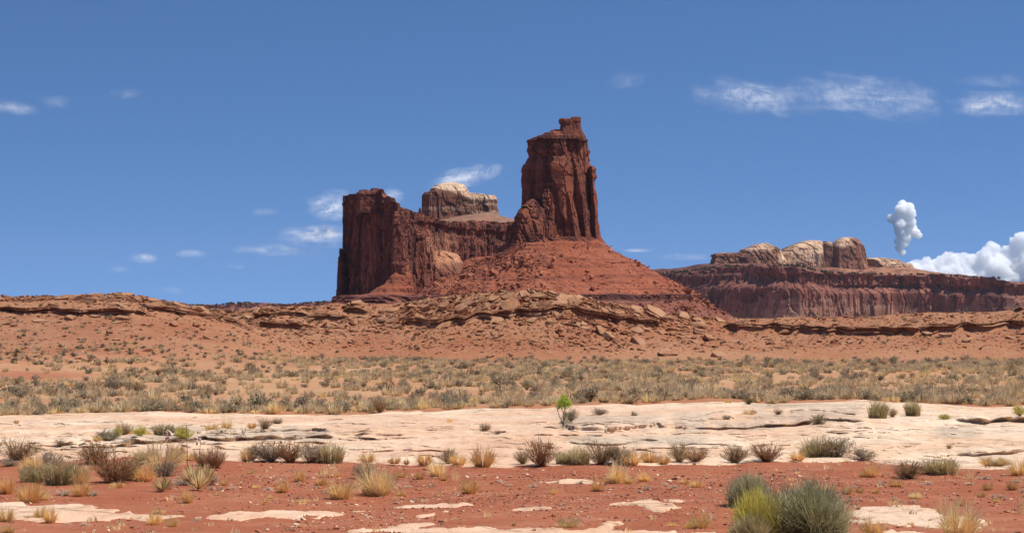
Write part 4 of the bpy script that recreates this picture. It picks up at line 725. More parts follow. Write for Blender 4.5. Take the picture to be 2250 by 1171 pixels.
 ('wisp', 1000, 1057, 20, 26, 'thin pale wisp right of the pale upright tuft'), ('orange', 1030, 1085, 46, 32, 'solid orange tuft near the centre on bare soil'), ('straw', 967, 1092, 14, 9, 'tiny tuft left of the solid orange tuft'),
 ('straw', 1215, 1085, 20, 15, 'small lone tuft on red soil right of centre'), ('orange', 1313, 1080, 30, 28, 'leaning orange tuft below the tall straw tuft'), ('pale', 1355, 1062, 48, 46, 'tall straw tuft right of centre'),
 ('straw', 1382, 1063, 28, 15, 'small tuft at the right foot of the tall straw tuft'), ('straw', 1336, 1061, 26, 14, 'small tuft at the left foot of the tall straw tuft'), ('straw', 1417, 1058, 34, 21, 'round tan tuft with grey base right of the tall straw tuft'),
 ('pale', 1247, 1159, 52, 21, 'bright flat-topped straw tuft on the bottom bedrock sheet'), ('straw', 1130, 1155, 10, 12, 'tiny tuft above the bottom bedrock sheet'), ('wisp', 1262, 1130, 10, 16, 'single curved straw on red soil'),
 ('straw', 1412, 1068, 16, 6, 'tiny flat scrap of grass below the round tan tuft'),
]
for row_ in PL: plant(*row_)
for px, row, w, h in ((1103, 1062, 16, 8), (1170, 1071, 18, 10), (1223, 1062, 12, 6), (1273, 1063, 16, 8), (1422, 1077, 18, 10), (1403, 1082, 14, 6), (1003, 1087, 12, 6), (1324, 1079, 12, 7), (1238, 1110, 16, 5), (1462, 1065, 14, 6), (1480, 1075, 16, 9),
                      (2163, 1053, 24, 9), (2130, 1066, 22, 6), (2037, 1065, 22, 7), (1936, 1067, 18, 7), (2180, 1092, 14, 7), (2205, 1093, 16, 6), (2235, 1060, 20, 8), (2246, 1083, 14, 9), (1970, 1100, 12, 10), (1877, 1072, 12, 6), (1120, 1068, 14, 6), (690, 1072, 12, 6), (585, 1077, 16, 7),
                      (510, 1075, 14, 6), (188, 1155, 18, 8), (150, 1152, 14, 6), (60, 1140, 24, 8), (432, 1145, 14, 7), (310, 1140, 14, 6), (900, 1070, 14, 5), (655, 1063, 12, 6), (1665, 1060, 12, 5), (240, 1158, 12, 5), (1545, 1095, 10, 5)):
    plant('cushion', px, row, w, h, 'small grey cushion plant hugging the red soil', 'grey cushion plants on the red soil')
# the big shrub at the bottom right: three growths, each its own
def big_shrub(label, px, row, w, h, n, mats, name='stem_shrub', lean=0.95, tilt=0.0, seed=1):
    at, mpp = hit(px, min(row, 1169)); 
    if row > 1169: D = CZ*F/(row-YH); at = ((px-CX)*D/F, D, 0.0); mpp = D/F
    r = np.random.default_rng(seed); a = r.uniform(0, 2*PI, n); rr = np.sqrt(r.uniform(0, 1, n)); bx, by = 0.30*rr*np.cos(a), 0.30*rr*np.sin(a)
    a = a+r.normal(0, 0.5, n); el_ = np.abs(1.2*rr+r.normal(0, 0.33, n)); lump = 1+0.28*vnoise(bx*8+seed, by*8, seed=seed)+0.12*vnoise(bx*22+seed, by*22, seed=seed); k = r.uniform(0.55, 1.0, n)**0.6*lump
    tip = np.stack([0.5*np.sin(el_)*np.cos(a)*k+0.08*tilt, 0.5*np.sin(el_)*np.sin(a)*k, np.clip(np.cos(el_*0.95), 0.08, 1)*k], -1); b = np.stack([bx, by, np.zeros(n)], -1)+0.45*r.uniform(0, 1, (n, 1))*(tip-np.stack([bx, by, np.zeros(n)], -1))
    s = np.linspace(0, 1, 4)[None, :, None]; P = b[:, None]*(1-s)+tip[:, None]*s; P[..., 2] += 0.05*np.sin(s[..., 0]*PI); P[:, 1:, :] += r.normal(0, 0.016, (n, 3, 3))
    V, Fq, T = strips(P, 0.0068*np.array([1, 1, 0.8, 0.3])[None]*r.uniform(0.6, 1.3, (n, 1)), seed, np.clip(r.uniform(0, 0.93, n)+np.where(r.uniform(0, 1, n) < 0.10, 0.5, 0), 0, 1))
    V = V*np.array([w*mpp, min(w, 2.2*h)*mpp*0.8, h*mpp])
    o = obj(name, mesh(name, V, Fq, M[mats], False, dict(tone=('POINT', T))), loc=(at[0], at[1]+0.25*w*mpp, at[2]-0.01)); return tag(o, label, 'shrub')
big_shrub('large dark grey-green shrub at the bottom right, biggest plant in view', 1776, 1188, 272, 124, 6500, 'ephedra', seed=5)
big_shrub('yellow-green shrub squeezed between the two grey-green shrubs at bottom right', 1680, 1187, 150, 112, 4400, 'yellowgreen', name='green_shrub', seed=6)
big_shrub('dark grey shrub rising behind the left side of the yellow-green shrub', 1648, 1117, 118, 82, 3200, 'ephedra', seed=7)
big_shrub('grey-green lower left shoulder shrub in front of the yellow-green shrub', 1650, 1192, 120, 62, 2400, 'greygrass', seed=8)
# yuccas with seed stalks
def tube(pts, rad, ns=6):
    pts = np.array(pts, float); a = np.linspace(0, 2*PI, ns, endpoint=False); V = np.concatenate([p+np.stack([np.cos(a)*r_, np.sin(a)*r_, 0*a], -1) for p, r_ in zip(pts, rad)])
    f = [[i*ns+j, i*ns+(j+1) % ns, (i+1)*ns+(j+1) % ns, (i+1)*ns+j] for i in range(len(pts)-1) for j in range(ns)]; return V, np.array(f)
def yucca(label, px, row, w, h, stalks, seed):
    at, mpp = hit(px, row); w *= 1.35; h *= 1.2; e = empty('yucca', at); tag(e, label, 'yucca', None)
    o = obj('leaf_rosette', PROTO['yucca'][seed % 3], e); o.scale = (w*mpp, w*mpp, h*mpp)
    for dx, top, pods, lean in stalks:
        b = np.array([dx*mpp, 0.05, 0.02]); H = (row-top)*mpp; n = 9; t = np.linspace(0, 1, n); pts = np.stack([b[0]+lean*mpp*t**1.4, b[1]+0*t, b[2]+H*t], -1)
        V, f = tube(pts, 0.008*(1-0.5*t)); st = obj('seed_stalk', mesh('seed_stalk', V, f, M['bark'], True, dict(tone=('POINT', np.full(len(V), 0.9)))), e)
        if pods:
            r = np.random.default_rng(seed)
            for i in range(pods):
                c = pts[-1]+np.array([r.uniform(-0.07, 0.07), r.uniform(-0.04, 0.04), r.uniform(-0.16, 0.03)]); th = np.linspace(0, PI, 5); v, q = tube([c+np.array([0, 0, 0.022*math.cos(x)]) for x in th], 0.016*np.sin(th)+0.001)
                obj('seed_pod', mesh('seed_pod', v, q, M['pod'], True, dict(tone=('POINT', np.full(len(v), r.uniform(0, 1))))), st)
yucca('dry yucca rosette with a pod-tipped stalk, left of the yuccas', 357, 1081, 50, 30, [(2, 950, 14, 12)], 1)
yucca('low front yucca rosette of golden leaves, right of its tall stalk', 436, 1078, 46, 36, [], 2)
yucca('wide back yucca with green tinged leaves, a bare tall stalk and shorter podded one', 424, 1066, 62, 42, [(-13, 940, 0, -2), (10, 966, 7, 6)], 3)
yucca('half-hidden yucca rosette on the right of the yucca group', 452, 1066, 50, 40, [], 4)
# little tree on the slickrock
at, mpp = hit(1238, 934); T_ = empty('small_tree', at); tag(T_, 'small bright green tree with thin dark stems standing on the slickrock', 'tree')
r = np.random.default_rng(12); H = 66*mpp; vv, ff, off = [], [], 0
stems = [[(0, 0), (-3, 8), (-9, 20), (-13, 34), (-16, 42)], [(0, 0), (1, 12), (0, 26), (3, 38), (2, 52), (3, 62)], [(1, 10), (5, 20), (3, 30), (8, 44)], [(0, 26), (-5, 38), (-8, 50)], [(3, 38), (9, 46), (14, 52)], [(-13, 34), (-10, 42)], [(2, 4), (8, 12), (12, 20)]]
for k, st in enumerate(stems):
    n = len(st); V, f = tube([(x*mpp, 0.02*math.sin(k*2+i), y*mpp) for i, (x, y) in enumerate(st)], np.linspace(1.4 if k < 2 else 0.8, 0.4, n)*mpp); vv.append(V); ff.append(f+off); off += len(V)
V = np.concatenate(vv); obj('trunk', mesh('trunk', V, np.concatenate(ff), M['bark'], True, dict(tone=('POINT', np.full(len(V), 0.3)))), T_)
def leaves(cl, n, size, seed):
    r = np.random.default_rng(seed); P = []
    for (cx, cz, rx, rz) in cl:
        q = r.normal(0, 1, (int(n*rx*rz/16), 3)); q /= np.linalg.norm(q, axis=1)[:, None]; q *= r.uniform(0.4, 1.3, (len(q), 1)); P.append(np.stack([cx+q[:, 0]*rx, q[:, 1]*rx, cz+q[:, 2]*rz], -1)*mpp)
    P = np.concatenate(P); d = r.normal(0, 1, P.shape); d /= np.linalg.norm(d, axis=1)[:, None]; return strips(np.stack([P, P+d*size*0.5, P+d*size], 1), size*np.array([0.25, 0.55, 0.08])[None]*np.ones((len(P), 1)), seed)
v, f, t = leaves([(-6, 48, 9, 8), (4, 52, 10, 9), (2, 42, 10, 6), (12, 46, 7, 6), (-11, 40, 6, 5), (-3, 60, 5, 5), (8, 60, 4, 4), (3, 66, 2, 4)], 60, 3.2*mpp, 5); obj('crown', mesh('crown', v, f, M['leaf'], False, dict(tone=('POINT', t))), T_)
v, f, t = leaves([(3, 16, 7, 10), (6, 8, 9, 6), (-2, 6, 6, 4), (5, 26, 4, 4)], 45, 3.0*mpp, 6); obj('lower_leaves', mesh('lower_leaves', v, f, M['ephedra'], False, dict(tone=('POINT', t))), T_)
plant('greybr', 1254, 926, 28, 24, 'grey-brown bush tucked behind the small green tree')
# bare dead shrub at the far edge of the shelf
plant('redbrown', 834, 907, 26, 30, 'dark-stemmed bare bush at the back edge of the shelf left of centre')

# ------------------------------------------------------------------ sagebrush flats
def sample_flats(n, seed, dmin=60.8, dmax=164):
    r = np.random.default_rng(seed); D = np.sqrt(r.uniform(dmin**2, dmax**2, n)); px = r.uniform(-500, 2750, n); X = (px-CX)*D/F
    return px, D, X, r
def baremask(px, D, X):
    c = fbm(X*0.11, D*0.07, seed=500, o=3); left = sstep(420, 60, px)*sstep(92, 100, D)
    return c, left
px, D, X, r = sample_flats(5200, 21)
c, lf = baremask(px, D, X); hzv = soil(X, D)[1]; dens = np.clip(0.55+0.6*c, 0.08, 1)*(1-0.92*lf)*(1-0.85*np.clip(hzv*2, 0, 1)); dens *= np.where(px > 1400, 0.75, 1.0)*1.0; dens = np.maximum(dens, 0.9*sstep(67, 62, D))
keep = r.uniform(0, 1, len(px)) < dens*np.where(px > 1400, 0.46, 0.54); px, D, X = px[keep], D[keep], X[keep]; n = len(px)
Z = soil(X, D)[0]; sz = r.uniform(0.4, 0.95, n)*np.where(r.uniform(0, 1, n) < 0.12, 1.3, 1)*0.72; knd = r.choice(['farsage', 'fargrey', 'fargrey', 'fardark'], n, p=[0.38, 0.24, 0.18, 0.20])
inview = (px > -30) & (px < 2280); order = np.argsort(-(sz/D)*inview)
def area(px, D):
    a = 'left' if px < 750 else ('middle' if px < 1500 else 'right'); b = 'just behind the slickrock' if D < 76 else ('halfway across the flats' if D < 100 else 'near the foot of the ridge'); return a, b
FN = {'farsage': 'grey-green sagebrush', 'fargrey': 'grey-brown sagebrush', 'fardark': 'dark brown twiggy bush', 'farstraw': 'pale dry grass tuft'}
for i in order[:300]:
    a, b = area(px[i], D[i]); k = knd[i]
    o = plant(k, 0, 0, sz[i], sz[i]*r.uniform(0.46, 0.66), '%s %s, in the %s third' % (FN[k], b, a), 'brush %s, %s third' % (b, a), at=(X[i], D[i], Z[i]), mpp=1.0)
def scatter(name, items, mats, label=None, cat=None):
    """items: (V, F, T) raws with transforms, all one object"""
    VV, FF, TT, MI, off = [], [], [], [], 0
    for (raw, p, s, rot, mi) in items:
        v, f, t = raw; c_, s_ = math.cos(rot), math.sin(rot); x = v*np.array(s); VV.append(np.stack([x[:, 0]*c_-x[:, 1]*s_+p[0], x[:, 0]*s_+x[:, 1]*c_+p[1], x[:, 2]+p[2]], -1)); FF.append(f+off); off += len(v); TT.append(t); MI.append(np.full(len(f), mi))
    me = mesh(name, np.concatenate(VV), np.concatenate(FF), mats, False, dict(tone=('POINT', np.concatenate(TT))))
    me.polygons.foreach_set('material_index', np.concatenate(MI).astype(np.int32)); o = obj(name, me); return tag(o, label, cat, kind='stuff')
KM = {'farsage': 0, 'fargrey': 1, 'fardark': 2, 'farstraw': 3, 'straw2': 4}
mats = [M['sage'], M['greybr'], M['brown'], M['farpale'], M['pale']]
items = [(prnd.choice(RAW[knd[i]]), (X[i], D[i], Z[i]-0.01), (sz[i], sz[i], sz[i]*r.uniform(0.46, 0.66)), r.uniform(0, 6), KM[knd[i]]) for i in order[300:]]
scatter('distant_brush', items, mats, 'grey sagebrush scattered thickly over the flats between shelf and ridge', 'brush')
px, D, X, r = sample_flats(6500, 22); c, lf = baremask(px, D, X); hzv = soil(X, D)[1]
dens = np.clip(0.6+0.6*fbm(X*0.12, D*0.08, seed=520, o=3)+0.7*sstep(72, 62, D), 0.05, 1)*(1-0.93*lf)*(1-0.9*np.clip(hzv*2, 0, 1))*sstep(170, 140, D); keep = r.uniform(0, 1, len(px)) < dens
px, D, X = px[keep], D[keep], X[keep]; Z = soil(X, D)[0]; sz = r.uniform(0.35, 0.8, len(px)); iv = (px > -30) & (px < 2280); order = np.argsort(-(sz/D)*iv)
for i in order[:300]:
    a, b = area(px[i], D[i]); plant('farstraw', 0, 0, sz[i], sz[i]*r.uniform(0.38, 0.6), 'pale dry grass tuft %s, in the %s third' % (b, a), 'dry grass tufts %s, %s third' % (b, a), at=(X[i], D[i], Z[i]), mpp=1.0)
items = [(prnd.choice(RAW['farstraw']), (X[i], D[i], Z[i]-0.01), (sz[i], sz[i], sz[i]*r.uniform(0.35, 0.58)), r.uniform(0, 6), 3 if r.uniform() < 0.8 else 4) for i in order[300:]]
scatter('dry_grass', items, mats, 'pale dry grass between the sagebrush on the flats', 'grass')
# ragged fringe of grass and brush against the back of the shelf
r = np.random.default_rng(24); n = 620; px = r.uniform(-500, 2750, n); D = 60.4+r.exponential(1.6, n); X = (px-CX)*D/F; Z = soil(X, D)[0]; items = []
for i in range(n):
    kk = r.choice(['farstraw', 'farsage', 'fargrey', 'fardark'], p=[0.76, 0.10, 0.09, 0.05]); q = r.uniform(0.3, 0.7); items.append((prnd.choice(RAW[kk]), (X[i], D[i], Z[i]-0.02), (q, q, q*r.uniform(0.4, 0.65)), r.uniform(0, 6), KM[kk] if r.uniform() < 0.8 or kk != 'farstraw' else 4))
scatter('fringe_grass', items, mats, 'ragged fringe of dry grass and brush along the back of the slickrock', 'grass')
# low scrub on the slopes
n = 17000; r = np.random.default_rng(23); px = r.uniform(-500, 2750, n); D = r.uniform(98, 190, n); X = (px-CX)*D/F; Z, hz = soil(X, D)
lowl = sstep(700, 200, px)*sstep(150, 105, D); dens = np.clip(hz*1.5, 0, 1)*(0.32+0.6*lowl)*np.clip(0.7+0.6*fbm(X*0.1, D*0.1, seed=530, o=2), 0.1, 1); k = r.uniform(0, 1, n) < dens
px, D, X, Z = px[k], D[k], X[k], Z[k]; sz = r.uniform(0.12, 0.42, len(px))*(1+0.8*sstep(150, 100, D)*r.uniform(0, 1, len(px)))
LITE = [g_bush(900+i, 12, 4, 3, 0.14, 0.22, 0.4, 0.05, 0.2) for i in range(4)]; LST = [g_tuft(950+i, 34, 1.2, 0.09, 0.1, 0.3) for i in range(3)]
items = []
for i in range(len(px)):
    m_ = r.choice([0, 1, 2, 3, 4], p=[0.26, 0.18, 0.1, 0.28, 0.18]); items.append((prnd.choice(LST if m_ > 2 else LITE), (X[i], D[i], Z[i]), (sz[i]*1.2, sz[i]*1.2, sz[i]*0.65), r.uniform(0, 6), m_))
scatter('slope_scrub', items, mats, 'small tufts and bushes dotting the red slopes of the ridge', 'scrub')

n = 900; r = np.random.default_rng(77); D = np.sqrt(r.uniform(23**2, 36**2, n)); px = r.uniform(-200, 2450, n); X = (px-CX)*D/F; k = (fbm(X*0.4, D*0.3, seed=560, o=3) > -0.15) & (D < Df_px(px)-0.2); X, D = X[k], D[k]; Z = soil(X, D)[0]
LW = [g_tuft(985+i, 26, 1.3, 0.06, 0.3, 0.35) for i in range(4)]; items = []
for i in range(len(X)):
    q = r.uniform(0.05, 0.17); items.append((LW[r.integers(4)], (X[i], D[i], Z[i]), (q, q, q*r.uniform(0.25, 0.7)), r.uniform(0, 6), int(r.choice([3, 4, 1], p=[0.4, 0.35, 0.25]))))
scatter('sparse_grass', items, mats, 'sparse tiny dry grass and litter on the red soil', 'grass')
HAZE = 1.5e-5
# ------------------------------------------------------------------ rocks
import bmesh
def hull(seed, slab=True, n=16):
    r = np.random.default_rng(seed); bm = bmesh.new()
    if slab:
        m = r.integers(5, 8); a = np.sort(r.uniform(0, 2*PI, m)+0.0); rad = r.uniform(0.36, 0.52, m)
        for zz, s in ((-0.5, r.uniform(0.82, 1.05)), (0.5, 1.0)):
            for x, q in zip(a, rad): bm.verts.new((math.cos(x)*q*s, math.sin(x)*q*s*0.85, zz+r.uniform(-0.12, 0.12)))
    else:
        for _ in range(n):
            p = r.normal(0, 1, 3); p /= np.abs(p).max()*r.uniform(1.0, 1.45); bm.verts.new(p*0.5)
    bmesh.ops.convex_hull(bm, input=bm.verts[:]); loose = [v for v in bm.verts if not v.link_faces]
    if loose: bmesh.ops.delete(bm, geom=loose, context='VERTS')
    bmesh.ops.dissolve_limit(bm, angle_limit=0.09, verts=bm.verts[:], edges=bm.edges[:])
    bmesh.ops.bevel(bm, geom=bm.edges[:], offset=0.035, segments=1, affect='EDGES', clamp_overlap=True)
    bmesh.ops.triangulate(bm, faces=bm.faces[:]); bm.verts.index_update()
    V = np.array([v.co[:] for v in bm.verts]); Fc = np.array([[v.index for v in f.verts] for f in bm.faces]); bm.free(); return V, Fc
def plate(seed):
    r = np.random.default_rng(seed); bm = bmesh.new()
    for zz in (-0.5, 0.5):
        for a in np.linspace(0, 2*PI, 10, endpoint=False)+r.uniform(0, 0.5):
            c, s_ = math.cos(a), math.sin(a); q = 0.5/max(abs(c), abs(s_))**0.75*r.uniform(0.88, 1.02); bm.verts.new((c*q, s_*q, zz+r.uniform(-0.12, 0.12)))
    bmesh.ops.convex_hull(bm, input=bm.verts[:]); bmesh.ops.triangulate(bm, faces=bm.faces[:]); bm.verts.index_update()
    V = np.array([v.co[:] for v in bm.verts]); Fc = np.array([[v.index for v in f.verts] for f in bm.faces]); bm.free(); return V, Fc
PT_ = [plate(300+i) for i in range(8)]
SL = [hull(i, True) for i in range(16)]; BO = [hull(50+i, False) for i in range(10)]
def hull_lite(seed, slab):
    r = np.random.default_rng(seed); bm = bmesh.new()
    for _ in range(9):
        p = r.normal(0, 1, 3); p /= np.abs(p).max()*r.uniform(1.0, 1.3); bm.verts.new(p*0.5)
    bmesh.ops.convex_hull(bm, input=bm.verts[:]); loose = [v for v in bm.verts if not v.link_faces]
    if loose: bmesh.ops.delete(bm, geom=loose, context='VERTS')
    bm.verts.index_update(); V = np.array([v.co[:] for v in bm.verts]); Fc = np.array([[v.index for v in f.verts] for f in bm.faces]); bm.free(); return V, Fc
LT = [hull_lite(80+i, True) for i in range(14)]
def rockmesh(nm, raw, mt): return mesh(nm, raw[0], raw[1], M[mt], False, dict(tone=('POINT', np.zeros(len(raw[0])))))
PLM = [rockmesh('rock_slab', x, 'slab') for x in PT_]; SLM = [rockmesh('rock_slab', x, 'slab') for x in SL]; BOM = [rockmesh('boulder', x, 'slab') for x in BO]; RBM = [rockmesh('boulder', x, 'redrock') for x in BO]
rr_ = random.Random(9)
def slope_at(X, D):
    e = 0.8; zx = float(soil(np.array([X+e]), np.array([D]))[0][0]-soil(np.array([X-e]), np.array([D]))[0][0])/(2*e); zy = float(soil(np.array([X]), np.array([D+e]))[0][0]-soil(np.array([X]), np.array([D-e]))[0][0])/(2*e); return zx, zy
def rock(px, row, w, h, label, group=None, boulder=False, tilt=None, at=None, lean=None, mt='slab', lift=0.0, dep=None, meshes=None, yaw=0.5):
    """w, h: metres of the slab seen from the front"""
    if at is None: at, mpp = hit(px, row)
    zx, zy = slope_at(at[0], at[1]); me = rr_.choice(meshes or (BOM if mt == 'slab' else RBM) if boulder else SLM)
    o = bpy.data.objects.new('boulder' if boulder else 'rock_slab', me); d = dep or w*rr_.uniform(0.6, 0.95); o.scale = (w, d, h)
    ry = -math.atan(zx) if tilt is None else tilt; rx = math.atan(zy)*0.9+(rr_.uniform(-0.12, 0.22) if lean is None else lean)
    o.rotation_euler = (rx, ry+rr_.uniform(-0.08, 0.08), rr_.uniform(-yaw, yaw)); o.location = (at[0], at[1]+d*0.1, at[2]+h*0.28+lift); link(o); return tag(o, label, 'rock' if not boulder else 'boulder', group)
m_ = 176/F
KEY = [  # px, row, width px, height px, boulder, tilt, label
 (1040, 672, 44, 14, 0, -0.30, 'tan slab tilted up to the right, first big one on the hump crest'), (1082, 664, 36, 12, 0, -0.22, 'flat tan slab second from left on the hump crest'), (1118, 660, 40, 14, 0, -0.1, 'thick tan slab on the hump crest left of its top'),
 (1150, 652, 46, 8, 0, 0.0, 'thin pale slab capping the very top of the hump'), (1178, 656, 40, 10, 0, 0.1, 'pale slab right of the thin capping slab on the hump'), (1236, 666, 56, 14, 0, 0.35, 'long slab sliding down to the right from the hump crest'),
 (1262, 672, 40, 10, 0, 0.4, 'slab overlapping the lower end of the long sliding slab'), (1120, 680, 60, 24, 1, -0.25, 'big blocky brown boulder with cracked face below the hump top'), (1138, 668, 34, 12, 0, -0.3, 'reddish slab leaning on the big cracked boulder'),
 (1198, 679, 30, 18, 1, 0.1, 'left of two big reddish blocks right of the hump top'), (1228, 678, 44, 20, 1, 0.15, 'right and larger of two big reddish blocks by the hump top'), (1070, 678, 22, 18, 1, -0.6, 'upright brown block left of the big cracked boulder'),
 (938, 686, 30, 18, 0, -0.1, 'square brown slab on the left shoulder of the hump'), (975, 683, 36, 18, 0, -0.2, 'brown slab beside the square one on the left shoulder'), (1015, 690, 34, 16, 0, 0.0, 'brown slab under the crest on the left shoulder'), (905, 676, 24, 9, 1, 0.0, 'small round-topped block on the left shoulder'),
 (940, 716, 32, 9, 0, -0.5, 'pale slab leaning steeply beneath the left end of the ledge'), (1320, 735, 44, 14, 0, 0.5, 'dark slab pointing down right on the right flank'), (1338, 742, 34, 16, 1, 0.4, 'brown boulder below the dark slab on the right flank'),
 (1355, 752, 22, 10, 1, 0.1, 'small boulder under the brown boulder on the right flank'), (1400, 755, 50, 9, 0, 0.35, 'long thin slab on the right flank of the hump'), (1283, 718, 26, 12, 1, 0.3, 'dark block on the right flank below the ledge'),
 (1208, 712, 26, 12, 1, 0.2, 'brown block among pale slabs under the ledge'), (1230, 700, 30, 9, 0, -0.4, 'pale slab leaning left under the ledge'), (1168, 709, 30, 8, 0, -0.1, 'pale flat slab under the middle of the ledge'),
 (1470, 780, 54, 17, 1, 0.15, 'big lone wedge boulder at the foot of the slope, right of centre'), (1400, 786, 14, 10, 1, 0.0, 'small dark boulder left of the big lone wedge'), (1580, 783, 44, 7, 0, 0.3, 'flat cracked slab right of the big lone wedge'), (1560, 748, 30, 18, 1, 0.3, 'rounded boulder on the slope right of the hump'),
 (1500, 700, 44, 10, 0, 0.45, 'slab sliding right at the right end of the rocky crest'), (1440, 692, 56, 12, 0, 0.4, 'long slab sliding right above the right end of the ledge'), (1545, 716, 40, 8, 0, 0.45, 'thin slab below the right end of the rocky crest'),
 (868, 797, 14, 8, 1, 0.0, 'small dark red boulder at the foot of the slope left of centre'), (1078, 785, 24, 8, 1, 0.0, 'lone dark boulder at the foot of the hump, left one'), (1123, 783, 11, 7, 1, 0.0, 'tiny dark boulder right of the lone dark boulder'),
 (916, 737, 16, 11, 1, 0.0, 'small two-part block on the slope below the ledge'), (120, 675, 30, 14, 1, 0.0, 'dark blocky boulder on the left ridge under its crest'), (30, 718, 18, 8, 0, -0.3, 'pale slab low on the left ridge near the left edge'),
 (155, 704, 24, 10, 0, 0.1, 'broken pale slab below the left ridge overhang'), (240, 733, 18, 7, 0, 0.4, 'pale slab right of a pair on the left ridge slope'), (255, 748, 20, 5, 0, 0.0, 'flat pale slab lower on the left ridge slope'), (215, 728, 12, 9, 1, 0.0, 'pale block above the flat slab on the left ridge slope'),
 (1850, 733, 10, 6, 1, 0.0, 'small red block below the right dark ledge'), (1723, 736, 34, 12, 1, 0.0, 'pale rock heap breaking out under the right ledge'), (2125, 752, 26, 12, 1, 0.1, 'brown block low on the right slope'), (1835, 752, 14, 8, 0, 0.3, 'little tilted slab on the right slope'),
 (380, 717, 30, 10, 0, 0.35, 'grey-brown slab on the right shoulder of the left ridge'), (430, 718, 20, 10, 0, 0.5, 'reddish slab sliding off the left ridge shoulder'),
]
for px, row, w, h, b, t, lab in KEY:
    at, mpp = hit(px, row); rock(px, row, w*mpp, h*mpp*1.15, lab, None, bool(b), t, at=at, lean=0.35 if not b else 0.1)
# continuous bedded ledges along each step: two or three thin beds with ragged lips and an undercut
n_ind = len(KEY)
LEDG = ['dark undercut sandstone ledge along the left ridge', 'short broken ledge stepping down the left ridge shoulder', 'thin broken ledge low in the dip between the ridges', 'short dark ledge on the skyline under the dark mesa', 'long dark ledge crossing the rocky hump', 'long straight dark ledge across the right ridge', 'thin ledge on the skyline of the far right ridge', 'thin ledge high in the dip left of the hump']
for k, (xs, Ds, h) in enumerate(STEPS):
    nx_ = int((xs[-1]-xs[0])*2.2); p = np.linspace(xs[0], xs[-1], nx_); D = np.interp(p, xs, Ds); X = (p-CX)*D/F; e = sstep(xs[0], xs[0]+20, p)*sstep(xs[-1], xs[-1]-20, p)
    zt = soil(X, D+0.45)[0]; zt = np.convolve(np.pad(zt, 20, 'edge'), np.ones(41)/41, 'valid')+0.02
    e = e*(0.25+0.75*sstep(-0.45, -0.15, vnoise(X*0.14, X*0, seed=660+k)))
    H_ = h*e*(1.0+0.35*fbm(X*0.25, X*0, seed=600+k, o=2))+0.03
    def lip(sd, amp, sc_): c_, e_ = cells(X*sc_, X*0+0.5, sd); return amp*(0.6*c_+0.35*vnoise(X*sc_*3, X*0, seed=sd+1)-0.7*sstep(0.12, 0.0, e_))
    l1, l2, l3 = lip(610+k, 0.30, 0.45), lip(620+k, 0.25, 0.6), lip(630+k, 0.3, 0.35); o1 = 0.35*e; t1 = H_*0.28; gap = vnoise(X*0.18, X*0, seed=640+k) > 0.35
    up = 0.05*vnoise(X*0.7, X*0, seed=650+k, sharp=5)
    prof = [(D+1.5, zt-0.12), (D+0.6, zt+up*0.5), (D-o1-l1+0.05, zt+up), (D-o1-l1, zt+up-t1*0.3), (D-o1-l1+0.04, zt+up-t1), (D-o1*0.3-l2*0.4+0.10, zt-t1*1.1), (D-o1*0.9-l2, zt-t1*1.3), (D-o1*0.9-l2, zt-t1*1.9), (D+0.15, zt-t1*2.1), (D+0.15, zt-H_*0.75), (D-o1*0.2-l3*0.5, zt-H_*0.85), (D-o1*0.2-l3*0.5-0.1, zt-H_*1.4)]
    PY = np.array([q[0] for q in prof]); PZ = np.array([q[1] for q in prof]); PX_ = np.broadcast_to(X, PY.shape)
    o = obj('rock_ledge', mesh('rock_ledge', np.stack([PX_, PY, PZ], -1), gridf(*PY.shape)[:, ::-1], M['slab'], False, dict(tone=('POINT', np.zeros(PY.shape)+np.linspace(0, 0.7, len(prof))[:, None]*0)))); tag(o, LEDG[k], 'rock ledge')
# broken slabs over the crests
r = np.random.default_rng(31); n = 220000; px = r.uniform(-300, 2550, n); D = np.where(r.uniform(0, 1, n) < 0.65, r.uniform(163, 183, n), r.uniform(112, 170, n)); X = (px-CX)*D/F
Z, hz = soil(X, D); rw = YH+F*(CZ-Z)/D
cr = np.minimum(interp(px, CRL), interp(px, CRM)); below = rw-cr
hump = np.exp(-((px-1180)/260.0)**2); shoulder = np.exp(-((px-470)/220.0)**2)
dens = np.exp(-np.clip(below, 0, 200)/(30+35*hump+18*shoulder))*(0.42+0.5*hump+0.30*shoulder+0.35*sstep(430, 300, px))*np.where(px > 1560, 0.22, 1)*np.clip(0.7+0.7*fbm(X*0.15, D*0.2, seed=540, o=3), 0.1, 1.3)+0.020
dens *= np.clip(hz*1.5, 0, 1)*(below > -6)*np.clip(((soil(X, D+0.5, False)[0]-soil(X, D-0.5, False)[0])+0.03)/0.3, 0, 1.2)
keep = r.uniform(0, 1, n) < dens*0.75; px, D, X, Z, rw, below = [a[keep] for a in (px, D, X, Z, rw, below)]; n = len(px)
sz = 0.14+0.20*r.exponential(1, n); sz = np.minimum(sz, 1.25)*np.where(below > 60, 0.6, 1)
zx = (soil(X+0.8, D)[0]-soil(X-0.8, D)[0])/1.6; zx = np.convolve(zx, [1], 'same')
iv = (px > -20) & (px < 2270); order = np.argsort(-(sz/D)*iv); nind = max(0, 300-n_ind)
print('rocks', n, 'key+ledge', n_ind)
def rockzone(px, below):
    a = 'left ridge' if px < 430 else 'dip between the ridges' if px < 850 else 'left flank of the hump' if px < 1120 else 'right flank of the hump' if px < 1560 else 'right ridge'
    b = 'just under the skyline' if below < 14 else 'in the upper rubble' if below < 40 else 'lower on the slope'; return a, b
